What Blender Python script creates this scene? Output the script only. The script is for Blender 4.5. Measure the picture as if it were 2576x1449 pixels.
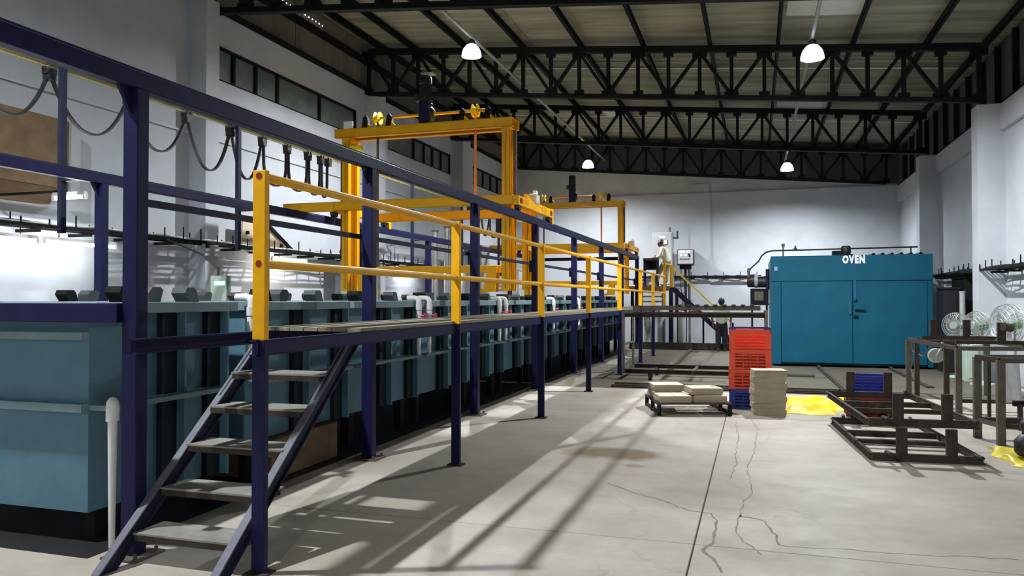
import bpy, bmesh, math, random
from mathutils import Vector, Matrix
random.seed(7)
for o in list(bpy.data.objects): bpy.data.objects.remove(o)
SC = bpy.context.scene; COL = SC.collection
R = math.radians
# ------------------------------------------------------------------ camera, world, exposure
cam = bpy.data.objects.new('camera', bpy.data.cameras.new('camera')); COL.objects.link(cam)
cam.data.sensor_width = 36.0; cam.data.lens = 36.0*1937/2576
cam.data.clip_start = .05; cam.data.clip_end = 200
cam.location = (0, 0, 1.65); cam.rotation_euler = (R(90+.843), 0, R(17.534))
SC.camera = cam
w = bpy.data.worlds.new('night'); SC.world = w; w.use_nodes = True
w.node_tree.nodes['Background'].inputs[0].default_value = (.35, .42, .5, 1)
w.node_tree.nodes['Background'].inputs[1].default_value = .012
SC.view_settings.view_transform = 'Standard'; SC.view_settings.look = 'None'
SC.view_settings.exposure = 1.0; SC.view_settings.gamma = 1.0
SC.view_settings.use_curve_mapping = False
LAMP = 5000.0      # high bay globe strength
TUBE = 36.0        # fluorescent tube strength
# ------------------------------------------------------------------ materials
def nodes(name):
    m = bpy.data.materials.new(name); m.use_nodes = True
    nt = m.node_tree; b = nt.nodes['Principled BSDF']
    return m, nt, b
def mat(name, col, rough=.55, metal=0, var=.18, scale=6, bump=0, bscale=60, spec=None, alpha=None, trans=0, stretch=None, coat=0):
    m, nt, b = nodes(name); N = nt.nodes; L = nt.links
    tc = N.new('ShaderNodeTexCoord'); src = tc.outputs['Object']
    if stretch:
        mp = N.new('ShaderNodeMapping'); mp.inputs['Scale'].default_value = stretch
        L.new(src, mp.inputs['Vector']); src = mp.outputs['Vector']
    nz = N.new('ShaderNodeTexNoise'); nz.inputs['Scale'].default_value = scale; nz.inputs['Detail'].default_value = 5
    nz.inputs['Roughness'].default_value = .62
    L.new(src, nz.inputs['Vector'])
    rp = N.new('ShaderNodeValToRGB')
    rp.color_ramp.elements[0].position = .28; rp.color_ramp.elements[1].position = .74
    lo = [max(0, c*(1-var)) for c in col]; hi = [min(1, c*(1+var*.8)) for c in col]
    rp.color_ramp.elements[0].color = (*lo, 1); rp.color_ramp.elements[1].color = (*hi, 1)
    L.new(nz.outputs['Fac'], rp.inputs['Fac']); L.new(rp.outputs['Color'], b.inputs['Base Color'])
    b.inputs['Roughness'].default_value = rough; b.inputs['Metallic'].default_value = metal
    if spec is not None: b.inputs['Specular IOR Level'].default_value = spec
    if trans: b.inputs['Transmission Weight'].default_value = trans
    if coat: b.inputs['Coat Weight'].default_value = coat
    if bump:
        n2 = N.new('ShaderNodeTexNoise'); n2.inputs['Scale'].default_value = bscale; n2.inputs['Detail'].default_value = 4
        L.new(src, n2.inputs['Vector'])
        bp = N.new('ShaderNodeBump'); bp.inputs['Strength'].default_value = bump; bp.inputs['Distance'].default_value = .02
        L.new(n2.outputs['Fac'], bp.inputs['Height']); L.new(bp.outputs['Normal'], b.inputs['Normal'])
    return m
def emit(name, col, s):
    m, nt, b = nodes(name)
    b.inputs['Base Color'].default_value = (*col, 1)
    b.inputs['Emission Color'].default_value = (*col, 1); b.inputs['Emission Strength'].default_value = s
    return m
M = {}
M['wall'] = mat('white_wall_paint', (.50, .53, .57), .8, var=.12, scale=.9, bump=.12, bscale=30)
M['wall_up'] = mat('grey_wall_plaster', (.52, .56, .57), .85, var=.16, scale=1.4, bump=.15, bscale=25)
M['clad'] = mat('corrugated_cladding', (.17, .155, .13), .8, var=.3, scale=2.5, stretch=(1, 1, .15))
M['cladr'] = mat('dark_cladding', (.10, .095, .11), .8, var=.25, scale=2)
M['roof'] = mat('roof_sheet', (.30, .295, .225), .75, var=.5, scale=2.2, stretch=(.12, 1.6, 1))
M['sky'] = mat('translucent_skylight', (.55, .58, .56), .5, var=.1, scale=3)
M['black_steel'] = mat('dark_painted_steel', (.009, .011, .011), .7, spec=.15, var=.3, scale=5)
M['navy'] = mat('navy_blue_paint', (.008, .009, .055), .5, spec=.2, var=.22, scale=5, bump=.05, bscale=90)
M['navy_dull'] = mat('dusty_navy_paint', (.020, .023, .048), .6, spec=.2, var=.25, scale=7)
M['flange'] = mat('dusty_lit_navy', (.13, .135, .17), .6, var=.25, scale=8)  # stringer top flange: dust, plus the light on it put into the colour
M['saddle'] = mat('dark_grey_saddle', (.055, .068, .072), .6, var=.25, scale=8)
M['conduit'] = mat('pale_conduit', (.30, .31, .30), .5, var=.15, scale=6)
M['tank_band'] = mat('black_green_band', (.008, .018, .024), .6, spec=.2, var=.25, scale=6)
M['track'] = mat('cream_track_paint', (.50, .45, .24), .5, var=.2, scale=3)
M['yellow'] = mat('yellow_paint', (.84, .42, .003), .45, spec=.25, var=.1, scale=5, bump=.04, bscale=80)
M['yellow_old'] = mat('ochre_yellow_paint', (.66, .34, .004), .5, spec=.2, var=.15, scale=4)
M['tank'] = mat('teal_tank_plastic', (.10, .205, .275), .55, spec=.25, var=.14, scale=4, bump=.06, bscale=50)
M['tank_rim'] = mat('grey_teal_rim', (.17, .26, .29), .5, var=.15, scale=6)
M['deck'] = mat('weathered_deck_board', (.24, .22, .155), .8, var=.3, scale=5, stretch=(8, .8, 8), bump=.25, bscale=30)
M['tread'] = mat('dusty_step_plate', (.26, .255, .225), .75, var=.25, scale=9, bump=.15, bscale=60)
M['pvc'] = mat('white_pvc', (.80, .81, .80), .35, var=.06, scale=9)
M['red'] = mat('red_plastic_handle', (.62, .035, .08), .4, var=.12, scale=20)
M['oven'] = mat('petrol_blue_paint', (.001, .085, .145), .6, var=.16, scale=2.2, bump=.05, bscale=40, spec=.25)
M['oven_trim'] = mat('teal_trim', (.03, .15, .21), .5, var=.15, scale=5)
M['oven_side'] = mat('pale_blue_sheet', (.22, .36, .42), .5, var=.12, scale=3)
M['rust'] = mat('rusty_brown_steel', (.050, .038, .031), .75, spec=.25, var=.4, scale=9, bump=.2, bscale=70)
M['dust_steel'] = mat('dusty_grey_steel', (.115, .103, .088), .75, spec=.25, var=.3, scale=9, bump=.12, bscale=60)
M['crate_red'] = mat('red_crate_plastic', (.86, .085, .03), .42, var=.1, scale=6)
M['crate_dred'] = mat('maroon_crate_plastic', (.25, .02, .02), .45, var=.12, scale=6)
M['crate_blue'] = mat('blue_crate_plastic', (.018, .03, .30), .4, var=.15, scale=6)
M['carton'] = mat('brown_carton', (.37, .30, .215), .8, var=.1, scale=5, bump=.08, bscale=40)
M['carton_top'] = mat('pale_carton_flap', (.64, .55, .42), .8, var=.1, scale=6)
M['tarp'] = mat('yellow_tarpaulin', (.86, .70, .01), .42, var=.08, scale=4)
M['brown'] = mat('brown_board', (.20, .125, .065), .8, var=.3, scale=4, bump=.15, bscale=25)
M['grey_box'] = mat('grey_enclosure', (.36, .38, .38), .5, var=.1, scale=4)
M['pale_box'] = mat('pale_grey_enclosure', (.44, .45, .46), .45, var=.06, scale=4)
M['silver'] = mat('galvanised_duct', (.62, .63, .64), .28, metal=.9, var=.15, scale=5)
M['black'] = mat('black_rubber', (.012, .012, .013), .5, var=.25, scale=12)
M['cable'] = mat('black_cable', (.014, .017, .016), .45, var=.25, scale=14)
M['chrome'] = mat('fan_wire', (.50, .53, .52), .35, metal=.6, var=.1, scale=10)
M['green'] = mat('green_fan_plastic', (.16, .42, .12), .45, var=.12, scale=8)
M['palegreen'] = mat('pale_green_sheet', (.45, .56, .48), .6, var=.12, scale=5)
M['glass'] = mat('dirty_window_pane', (.15, .185, .175), .35, var=.35, scale=3)
M['white'] = mat('white_paint', (.85, .86, .86), .5, var=.04, scale=6)
M['text_dark'] = mat('dark_lettering', (.05, .05, .055), .6, var=.1)
M['orange'] = mat('orange_belt', (.72, .24, .06), .6, var=.2, scale=10)
M['skin'] = mat('skin', (.20, .105, .065), .55, var=.12, scale=20)
M['hair'] = mat('black_hair', (.012, .010, .011), .5, var=.3, scale=40)
M['shirt'] = mat('pale_shirt', (.62, .64, .52), .8, var=.08, scale=10, bump=.2, bscale=20)
M['shirt2'] = mat('grey_shirt', (.56, .59, .54), .8, var=.08, scale=10, bump=.2, bscale=20)
M['trouser'] = mat('khaki_trousers', (.20, .18, .14), .85, var=.15, scale=10)
M['trouser2'] = mat('black_trousers', (.016, .014, .018), .85, var=.2, scale=10)
M['shoe'] = mat('dark_shoe', (.03, .022, .018), .5, var=.2, scale=20)
M['paper'] = mat('white_plastic_sheet', (.70, .73, .74), .5, var=.12, scale=9)
M['liquid'] = mat('bath_liquid', (.09, .11, .10), .08, var=.1)
def acrylic():
    m, nt, b = nodes('acrylic_reflector'); N = nt.nodes; L = nt.links
    b.inputs['Base Color'].default_value = (.8, .82, .84, 1); b.inputs['Roughness'].default_value = .35
    tr = N.new('ShaderNodeBsdfTranslucent'); tr.inputs[0].default_value = (.85, .9, .95, 1)
    mx = N.new('ShaderNodeMixShader'); mx.inputs[0].default_value = .55
    L.new(b.outputs[0], mx.inputs[1]); L.new(tr.outputs[0], mx.inputs[2]); L.new(mx.outputs[0], N['Material Output'].inputs[0])
    return m
M['acrylic'] = acrylic()
M['lamp'] = emit('lamp_globe_glow', (.93, .97, 1.0), LAMP)
M['lamp_far'] = emit('far_lamp_globe_glow', (.93, .97, 1.0), LAMP*.80)  # far globes set dimmer to keep the back wall from clipping
M['tube'] = emit('fluorescent_tube_glow', (.95, .98, 1.0), TUBE)
M['tubew'] = emit('warm_tube_glow', (1.0, .90, .80), TUBE*.8)
M['led_green'] = emit('green_led_digits', (.25, 1.0, .62), 4.0)
M['screen'] = emit('lit_display', (.92, .95, 1.0), .9)
M['day'] = emit('daylight_gap', (.9, .95, 1.0), 2.2)

def floor_mat(name='worn_concrete', tint=(.80, .765, .72)):
    m, nt, b = nodes(name); N = nt.nodes; L = nt.links
    tc = N.new('ShaderNodeTexCoord'); P = tc.outputs['Object']
    def noise(s, d=6, r=.6, vec=P):
        n = N.new('ShaderNodeTexNoise'); n.inputs['Scale'].default_value = s; n.inputs['Detail'].default_value = d
        n.inputs['Roughness'].default_value = r; L.new(vec, n.inputs['Vector']); return n
    def mix(f, a, c):
        x = N.new('ShaderNodeMix'); x.data_type = 'RGBA'
        for i, v in ((0, f), (6, a), (7, c)):
            if isinstance(v, (tuple, float, int)): x.inputs[i].default_value = v
            else: L.new(v, x.inputs[i])
        return x.outputs[2]
    def ramp(src, a, c, v0=0, v1=1):
        x = N.new('ShaderNodeMapRange'); x.inputs[1].default_value = a; x.inputs[2].default_value = c
        x.inputs[3].default_value = v0; x.inputs[4].default_value = v1; L.new(src, x.inputs[0]); return x.outputs[0]
    def mth(op, a, c):
        x = N.new('ShaderNodeMath'); x.operation = op
        for i, v in enumerate((a, c)):
            if isinstance(v, (float, int)): x.inputs[i].default_value = v
            else: L.new(v, x.inputs[i])
        return x.outputs[0]
    base = mix(ramp(noise(.8).outputs[0], .3, .72), (.43, .40, .355, 1), (.70, .665, .61, 1))
    base = mix(ramp(noise(9, 8, .7).outputs[0], .35, .8, 0, .45), base, (.42, .39, .34, 1))
    mp = N.new('ShaderNodeMapping'); mp.inputs['Scale'].default_value = (.7, 4, 1); L.new(P, mp.inputs[0])
    base = mix(ramp(noise(1.6, 5, .6, mp.outputs[0]).outputs[0], .5, .8, 0, .35), base, (.44, .41, .36, 1))
    # cracks: warped cell edges, only in the damaged strip in the middle of the hall
    wv = N.new('ShaderNodeVectorMath'); wv.operation = 'MULTIPLY_ADD'
    nz = noise(1.7, 5, .65); L.new(nz.outputs['Color'], wv.inputs[0]); wv.inputs[1].default_value = (.9, .9, 0); L.new(P, wv.inputs[2])
    vo = N.new('ShaderNodeTexVoronoi'); vo.feature = 'DISTANCE_TO_EDGE'; vo.inputs['Scale'].default_value = .75
    L.new(wv.outputs[0], vo.inputs['Vector'])
    cr = ramp(vo.outputs['Distance'], .004, .014, 1, 0)
    sx = N.new('ShaderNodeSeparateXYZ'); L.new(P, sx.inputs[0])
    band = mth('MULTIPLY', ramp(sx.outputs[0], -1.5, -.9), ramp(sx.outputs[0], .35, .75, 1, 0))
    band = mth('MULTIPLY', band, ramp(sx.outputs[1], 11.0, 11.8, 1, 0))
    cr = mth('MULTIPLY', mth('MULTIPLY', cr, band), ramp(noise(1.3).outputs[0], .40, .55, 0, .22))
    base = mix(cr, base, (.16, .15, .135, 1))
    # brown oil stain
    def blob(cx, cy, rx, ry, col, amt, base):
        mp2 = N.new('ShaderNodeMapping'); mp2.vector_type = 'POINT'
        mp2.inputs['Location'].default_value = (-cx/rx, -cy/ry, 0); mp2.inputs['Scale'].default_value = (1/rx, 1/ry, 0)
        L.new(P, mp2.inputs[0])
        ln = N.new('ShaderNodeVectorMath'); ln.operation = 'LENGTH'; L.new(mp2.outputs[0], ln.inputs[0])
        d = mth('ADD', ln.outputs['Value'], ramp(noise(3).outputs[0], .2, .8, -.35, .35))
        return mix(ramp(d, .55, 1.05, amt, 0), base, col)
    base = blob(-1.45, 8.22, .62, .36, (.21, .15, .075, 1), .92, base)
    base = blob(-.42, 6.55, .75, .42, (.36, .325, .255, 1), .8, base)
    base = blob(-1.15, 7.65, .14, .09, (.28, .23, .15, 1), .7, base)
    base = blob(2.05, 6.05, .16, .10, (.24, .20, .15, 1), .7, base)
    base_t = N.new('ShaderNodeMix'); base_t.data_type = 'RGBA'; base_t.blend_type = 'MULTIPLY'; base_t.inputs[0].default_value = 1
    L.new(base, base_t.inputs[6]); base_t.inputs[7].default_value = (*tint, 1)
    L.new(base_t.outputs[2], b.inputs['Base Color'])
    L.new(ramp(noise(3).outputs[0], .3, .7, .48, .72), b.inputs['Roughness'])
    bp = N.new('ShaderNodeBump'); bp.inputs['Strength'].default_value = .25; bp.inputs['Distance'].default_value = .01
    L.new(mth('SUBTRACT', noise(14, 8, .7).outputs[0], mth('MULTIPLY', cr, 2.0)), bp.inputs['Height']); L.new(bp.outputs[0], b.inputs['Normal'])
    return m
M['floor'] = floor_mat()
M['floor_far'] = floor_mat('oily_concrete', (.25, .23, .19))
M['crack'] = mat('crack_shade', (.25, .23, .195), .9, var=.2, scale=8)
M['joint'] = mat('dark_floor_joint', (.14, .13, .11), .9, var=.2, scale=8)

# ------------------------------------------------------------------ mesh helpers
class MB:
    def __init__(s, org=(0, 0, 0)): s.v = []; s.f = []; s.o = Vector(org)
    def add(s, vs, fs):
        k = len(s.v); s.v += [Vector(a) for a in vs]; s.f += [tuple(k+i for i in f) for f in fs]; return s
    def box(s, x0, x1, y0, y1, z0, z1):
        vs = [(x, y, z) for z in (z0, z1) for y in (y0, y1) for x in (x0, x1)]
        return s.add(vs, [(0, 2, 3, 1), (4, 5, 7, 6), (0, 1, 5, 4), (2, 6, 7, 3), (0, 4, 6, 2), (1, 3, 7, 5)])
    def bar(s, p0, p1, w, h, up=(0, 0, 1)):
        p0 = Vector(p0); p1 = Vector(p1); d = (p1-p0).normalized(); u = Vector(up)
        if abs(d.dot(u)) > .99: u = Vector((0, 1, 0))
        x = d.cross(u).normalized(); z = x.cross(d).normalized()
        vs = [p+x*(a*w/2)+z*(c*h/2) for p in (p0, p1) for a, c in ((-1, -1), (1, -1), (1, 1), (-1, 1))]
        return s.add(vs, [(0, 1, 2, 3), (7, 6, 5, 4), (0, 4, 5, 1), (1, 5, 6, 2), (2, 6, 7, 3), (3, 7, 4, 0)])
    def chan(s, p0, p1, w, h, t=.012, up=(0, 0, 1), side=1):
        # C-section: web plus two flanges opening to +x (side 1) or -x (side -1)
        p0 = Vector(p0); p1 = Vector(p1); d = (p1-p0).normalized(); u = Vector(up)
        if abs(d.dot(u)) > .99: u = Vector((0, 1, 0))
        x = d.cross(u).normalized(); z = x.cross(d).normalized()
        s.bar(p0-x*side*(w/2-t/2), p1-x*side*(w/2-t/2), t, h, up)
        for c in (-1, 1): s.bar(p0+z*c*(h/2-t/2), p1+z*c*(h/2-t/2), w, t, up)
        return s
    def cyl(s, p0, p1, r0, r1=None, n=12, cap=True):
        r1 = r0 if r1 is None else r1
        p0 = Vector(p0); p1 = Vector(p1); d = (p1-p0).normalized()
        u = Vector((0, 0, 1)) if abs(d.z) < .9 else Vector((1, 0, 0))
        x = d.cross(u).normalized(); y = d.cross(x)
        vs = [p+(x*math.cos(2*math.pi*i/n)+y*math.sin(2*math.pi*i/n))*r for p, r in ((p0, r0), (p1, r1)) for i in range(n)]
        fs = [(i, (i+1) % n, n+(i+1) % n, n+i) for i in range(n)]
        if cap: fs += [tuple(range(n-1, -1, -1)), tuple(range(n, 2*n))]
        return s.add(vs, fs)
    def tube(s, pts, r, n=6):
        pts = [Vector(p) for p in pts]; k = len(pts); rings = []; px = None
        for i, p in enumerate(pts):
            d = (pts[min(i+1, k-1)]-pts[max(i-1, 0)]).normalized()
            if px is None:
                u = Vector((0, 0, 1)) if abs(d.z) < .9 else Vector((1, 0, 0)); px = d.cross(u).normalized()
            px = (px-d*px.dot(d)).normalized(); y = d.cross(px)
            rr = r[i] if isinstance(r, (list, tuple)) else r
            rings.append([p+(px*math.cos(2*math.pi*j/n)+y*math.sin(2*math.pi*j/n))*rr for j in range(n)])
        vs = [v for q in rings for v in q]
        fs = [(i*n+j, i*n+(j+1) % n, (i+1)*n+(j+1) % n, (i+1)*n+j) for i in range(k-1) for j in range(n)]
        fs += [tuple(range(n-1, -1, -1)), tuple((k-1)*n+j for j in range(n))]
        return s.add(vs, fs)
    def strip(s, pts, w, t, side=(0, 1, 0)):
        # flat belt following pts; width w along side, thickness t
        pts = [Vector(p) for p in pts]; k = len(pts); sd = Vector(side).normalized(); vs = []
        for i, p in enumerate(pts):
            d = (pts[min(i+1, k-1)]-pts[max(i-1, 0)]).normalized(); nn = d.cross(sd).normalized()
            vs += [p+sd*w/2+nn*t/2, p-sd*w/2+nn*t/2, p-sd*w/2-nn*t/2, p+sd*w/2-nn*t/2]
        fs = [(4*i+j, 4*i+(j+1) % 4, 4*i+4+(j+1) % 4, 4*i+4+j) for i in range(k-1) for j in range(4)]
        fs += [(3, 2, 1, 0), tuple(4*(k-1)+j for j in range(4))]
        return s.add(vs, fs)
    def lathe(s, prof, c=(0, 0, 0), n=20, axis='Z', cap=True):
        c = Vector(c); vs = []
        for r, h in prof:
            for i in range(n):
                a = 2*math.pi*i/n
                q = {'Z': (r*math.cos(a), r*math.sin(a), h), 'Y': (r*math.cos(a), h, r*math.sin(a)), 'X': (h, r*math.cos(a), r*math.sin(a))}[axis]
                vs.append(c+Vector(q))
        k = len(prof)
        fs = [(i*n+j, i*n+(j+1) % n, (i+1)*n+(j+1) % n, (i+1)*n+j) for i in range(k-1) for j in range(n)]
        if not cap: fs += [((k-1)*n+j, (k-1)*n+(j+1) % n, (j+1) % n, j) for j in range(n)]; return s.add(vs, fs)
        if prof[0][0] > 1e-4: fs.append(tuple(range(n-1, -1, -1)))
        if prof[-1][0] > 1e-4: fs.append(tuple((k-1)*n+j for j in range(n)))
        return s.add(vs, fs)
    def ring(s, c, r, t, axis='Y', n=24, m=5):
        c = Vector(c); vs = []
        for i in range(n):
            a = 2*math.pi*i/n
            for j in range(m):
                b = 2*math.pi*j/m; q = r+t*math.cos(b); h = t*math.sin(b)
                vs.append(c+Vector({'Y': (q*math.cos(a), h, q*math.sin(a)), 'Z': (q*math.cos(a), q*math.sin(a), h), 'X': (h, q*math.cos(a), q*math.sin(a))}[axis]))
        return s.add(vs, [(i*m+j, i*m+(j+1) % m, ((i+1) % n)*m+(j+1) % m, ((i+1) % n)*m+j) for i in range(n) for j in range(m)])
    def prism(s, poly, a0, a1, axis='Y'):
        # poly of 2D points in the plane normal to axis, extruded from a0 to a1
        def p(u, v, a): return {'Y': (u, a, v), 'X': (a, u, v), 'Z': (u, v, a)}[axis]
        n = len(poly); vs = [p(u, v, a) for a in (a0, a1) for u, v in poly]
        return s.add(vs, [tuple(range(n)), tuple(range(2*n-1, n-1, -1))]+[(i, n+i, n+(i+1) % n, (i+1) % n) for i in range(n)])
    def build(s, name, m, parent=None, smooth=False, bevel=0):
        me = bpy.data.meshes.new(name)
        me.from_pydata([tuple(v-s.o) for v in s.v], [], s.f)
        bm = bmesh.new(); bm.from_mesh(me); bmesh.ops.recalc_face_normals(bm, faces=bm.faces)
        if bevel: bmesh.ops.bevel(bm, geom=list(bm.edges), offset=bevel, segments=1, affect='EDGES', clamp_overlap=True)
        bm.to_mesh(me); bm.free()
        if smooth:
            for p in me.polygons: p.use_smooth = True
            try: me.set_sharp_from_angle(angle=R(42))
            except Exception: pass
        me.materials.append(M[m] if isinstance(m, str) else m)
        o = bpy.data.objects.new(name, me); COL.objects.link(o)
        if parent: o.parent = parent
        else: o.location = s.o
        return o
def thing(name, label, cat, loc=(0, 0, 0), rz=0, group=None):
    o = bpy.data.objects.new(name, None); COL.objects.link(o); o.empty_display_size = .2
    o.location = loc; o.rotation_euler = (0, 0, R(rz)); o['label'] = label; o['category'] = cat
    if group: o['group'] = group
    return o
def tag(o, label, cat, group=None):
    o['label'] = label; o['category'] = cat
    if group: o['group'] = group
    return o
def struct(o): o['kind'] = 'structure'; return o
def W(t): return MB(t.location)          # build in world coordinates, stored local to an unrotated thing
def inst(o, dx=(0, 0, 0), parent=None):  # another part sharing the mesh
    c = o.copy(); COL.objects.link(c); c.location = Vector(o.location)+Vector(dx)
    c.parent = parent or o.parent
    return c
def copy_tree(o, loc=None, rz=None, label=None, group=None, parent=None):
    c = o.copy(); COL.objects.link(c); c.parent = parent
    if loc is not None: c.location = loc
    if rz is not None: c.rotation_euler = (0, 0, R(rz))
    if label: c['label'] = label
    if group: c['group'] = group
    for ch in [x for x in bpy.data.objects if x.parent == o]: copy_tree(ch, parent=c)
    return c
def text(body, size, depth, m, parent, loc, rot=(90, 0, 0), sx=1, bold=0, space=1):
    cu = bpy.data.curves.new('lettering', 'FONT'); cu.body = body; cu.size = size; cu.extrude = depth; cu.offset = bold; cu.space_character = space
    cu.align_x = 'CENTER'; cu.align_y = 'CENTER'; cu.resolution_u = 2
    t = bpy.data.objects.new('tmp', cu); COL.objects.link(t)
    me = bpy.data.meshes.new_from_object(t.evaluated_get(bpy.context.evaluated_depsgraph_get()))
    bpy.data.objects.remove(t)
    me.materials.clear(); me.materials.append(M[m])
    o = bpy.data.objects.new('lettering', me); COL.objects.link(o); o.parent = parent
    o.location = loc; o.rotation_euler = tuple(R(a) for a in rot); o.scale = (sx, 1, 1)
    return o
ORD = ['first', 'second', 'third', 'fourth', 'fifth', 'sixth', 'seventh', 'eighth', 'ninth', 'tenth', 'eleventh', 'twelfth', 'thirteenth', 'fourteenth']

# ------------------------------------------------------------------ the shell
XL, XR, YB, YF = -9.55, 4.8, 29.6, -12.0
def zroof(x): return 6.97+.09*(4.26-x)
fl = struct(MB().box(XL-.3, XR+.3, YF-.3, YB+.3, -.25, -.012).build('floor', 'joint'))
xs = [XL-.2, -6.9, -.40, XR+.2]; ys = [YF-.2, -6, -.6, 5.34, 11.25, 14.25, 17.1, 23.0, YB+.2]
for i in range(3):
    for j in range(8):
        g = .005
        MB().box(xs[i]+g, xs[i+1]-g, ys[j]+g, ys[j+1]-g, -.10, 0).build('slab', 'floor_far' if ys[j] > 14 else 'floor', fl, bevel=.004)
MB().box(-7.4, -4.06, 3.88, 25.6, .0, .004).build('black_floor_strip', 'black', fl)  # flat black sheet over the floor under the tank row
# hairline cracks in the slab: narrow ragged grooves
for wd, pl in [(0.018, [(-1.27, 6.88), (-0.98, 6.6), (-0.69, 6.39), (-0.5, 6.17), (-0.33, 6.16), (-0.28, 5.96), (-0.28, 5.65), (-0.29, 5.41), (-0.33, 5.23), (-0.27, 5.08), (-0.2, 4.84)]), (0.014, [(-0.12, 6.14), (-0.14, 5.69), (-0.08, 5.48), (0.0, 5.33), (0.03, 5.26)]), (0.014, [(-0.12, 6.14), (-0.04, 6.11), (0.06, 6.06), (0.1, 5.87), (0.14, 5.64), (0.15, 5.49)]), (0.009, [(-0.26, 10.86), (-0.2, 9.62), (-0.21, 8.62), (-0.19, 8.1), (-0.23, 7.37)]), (0.009, [(-0.06, 11.11), (0.02, 10.28), (-0.01, 8.92), (-0.08, 7.85), (-0.02, 6.9), (-0.1, 6.61), (-0.12, 6.14)]), (0.006, [(0.15, 5.49), (0.54, 5.52), (0.97, 5.56), (1.58, 5.64)])]:
    P_ = []
    for a, b in zip(pl[:-1], pl[1:]):
        n = max(2, int((Vector(b)-Vector(a)).length/.07))
        for i in range(n):
            q = Vector(a).lerp(Vector(b), i/n); P_.append((q.x+random.uniform(-.012, .012), q.y+random.uniform(-.02, .02)))
    P_.append(pl[-1]); m = MB(); vs = []
    for i, q in enumerate(P_):
        d = Vector(P_[min(i+1, len(P_)-1)])-Vector(P_[max(i-1, 0)]); nn = Vector((-d.y, d.x)).normalized()*wd*random.uniform(.25, .8)
        vs += [(q[0]+nn.x, q[1]+nn.y, .0012), (q[0]-nn.x, q[1]-nn.y, .0012)]
    m.add(vs, [(2*i, 2*i+1, 2*i+3, 2*i+2) for i in range(len(P_)-1)]).build('crack', 'crack', fl)
# left wall built around its window band
wl = struct(MB().box(XL-.25, XL, YF, YB, 0, 5.75).box(XL-.25, XL, YF, YB, 6.42, 7.02)
            .box(XL-.25, XL, YF, 11.7, 5.75, 6.42).box(XL-.25, XL, 17.3, 18.98, 5.75, 6.42).box(XL-.25, XL, 23.6, 25.6, 5.75, 6.42)
            .box(XL-.25, XL, 29.25, YB, 5.75, 6.42).build('wall_left', 'wall'))
for y0, y1 in ((5.3, 5.65), (11.25, 11.6), (17.72, 18.15), (23.72, 24.45)):
    MB().box(XL-.01, -9.2, y0, y1, 0, 7.0).build('pilaster', 'wall', wl)
MB().box(XL, XL+.035, YF, YB-.15, 4.585, 4.615).build('ledge_line', 'wall_up', wl)
def corr_y(x, y0, y1, z0, z1, per=.13, amp=.02):      # vertical sheet, corrugations running up
    m = MB(); n = int((y1-y0)/per*4); vs = []
    for i in range(n+1):
        y = y0+(y1-y0)*i/n; xx = x+amp*math.sin(i*math.pi/2)
        vs += [(xx, y, z0), (xx, y, z1)]
    return m.add(vs, [(2*i, 2*i+2, 2*i+3, 2*i+1) for i in range(n)])
yy = YF
while yy < YB-.5:
    corr_y(XL-.12, yy, min(yy+2.97, YB), 7.0, 8.30).build('cladding_sheet', 'clad', wl); yy += 2.97
for z in (7.07, 7.80):
    MB().box(XL-.09, XL+.05, YF, YB, z-.06, z+.06).build('girt', 'black_steel', wl)
k = 0
for i in range(12):
    y = 14.15+i*.145
    MB().cyl((XL-.075, y, 8.045), (XL-.065, y, 8.045), .017, n=8).build('daylight_gap', 'day', wl)
def window(n, y0, y1, mull, z0=5.75, z1=6.42):
    w_ = struct(thing('window_%d' % n, '', '')); del w_['label']; del w_['category']
    w_.location = (XL-.1, y0, z0)
    ed = [y0]+mull+[y1]
    W(w_).box(XL-.13, XL-.05, y0, y1, z0, z0+.05).box(XL-.13, XL-.05, y0, y1, z1-.05, z1).box(XL-.13, XL-.05, y0, y0+.05, z0, z1).box(XL-.13, XL-.05, y1-.05, y1, z0, z1).build('window_frame', 'black_steel', w_)
    for y in mull: W(w_).box(XL-.13, XL-.05, y-.035, y+.035, z0+.05, z1-.05).build('mullion', 'black_steel', w_)
    for a, c in zip(ed[:-1], ed[1:]): W(w_).box(XL-.12, XL-.105, a+.03, c-.03, z0+.04, z1-.04).build('pane', 'glass', w_)
window(1, 11.7, 17.3, [12.54, 13.24, 13.98, 15.63])
window(2, 18.98, 23.6, [20.78, 21.53, 22.17, 22.87])
window(3, 25.6, 29.25, [26.86, 27.72, 28.52])
# right wall, its pilasters, and dark cladding above
wr = struct(MB().box(XR, XR+.25, YF, YB, 0, 5.58).build('wall_right', 'wall'))
for y0, y1 in ((6.1, 6.55), (11.9, 12.35), (17.7, 18.15), (23.5, 23.95)):
    MB().box(4.31, XR+.01, y0, y1, 0, 5.60).build('pilaster', 'wall', wr)
for y0, y1 in ((6.55, 11.9), (12.35, 17.7), (18.15, 23.5), (23.95, YB-.1)):
    MB().box(XR-.09, XR+.01, y0, y1, 5.05, 5.57).build('lintel_band', 'wall', wr)
yy = YF
while yy < YB-.5:
    corr_y(XR+.12, yy, min(yy+2.97, YB), 5.55, 7.0, per=.2).build('cladding_sheet', 'cladr', wr); yy += 2.97
y = 9.0
while y < YB:
    MB().box(XR-.02, XR+.09, y-.035, y+.035, 5.58, 6.92).build('stud', 'black_steel', wr); y += 1.16
MB().box(XR-.06, XR+.08, YF, YB, 5.56, 5.64).build('wall_plate', 'black_steel', wr)
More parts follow.
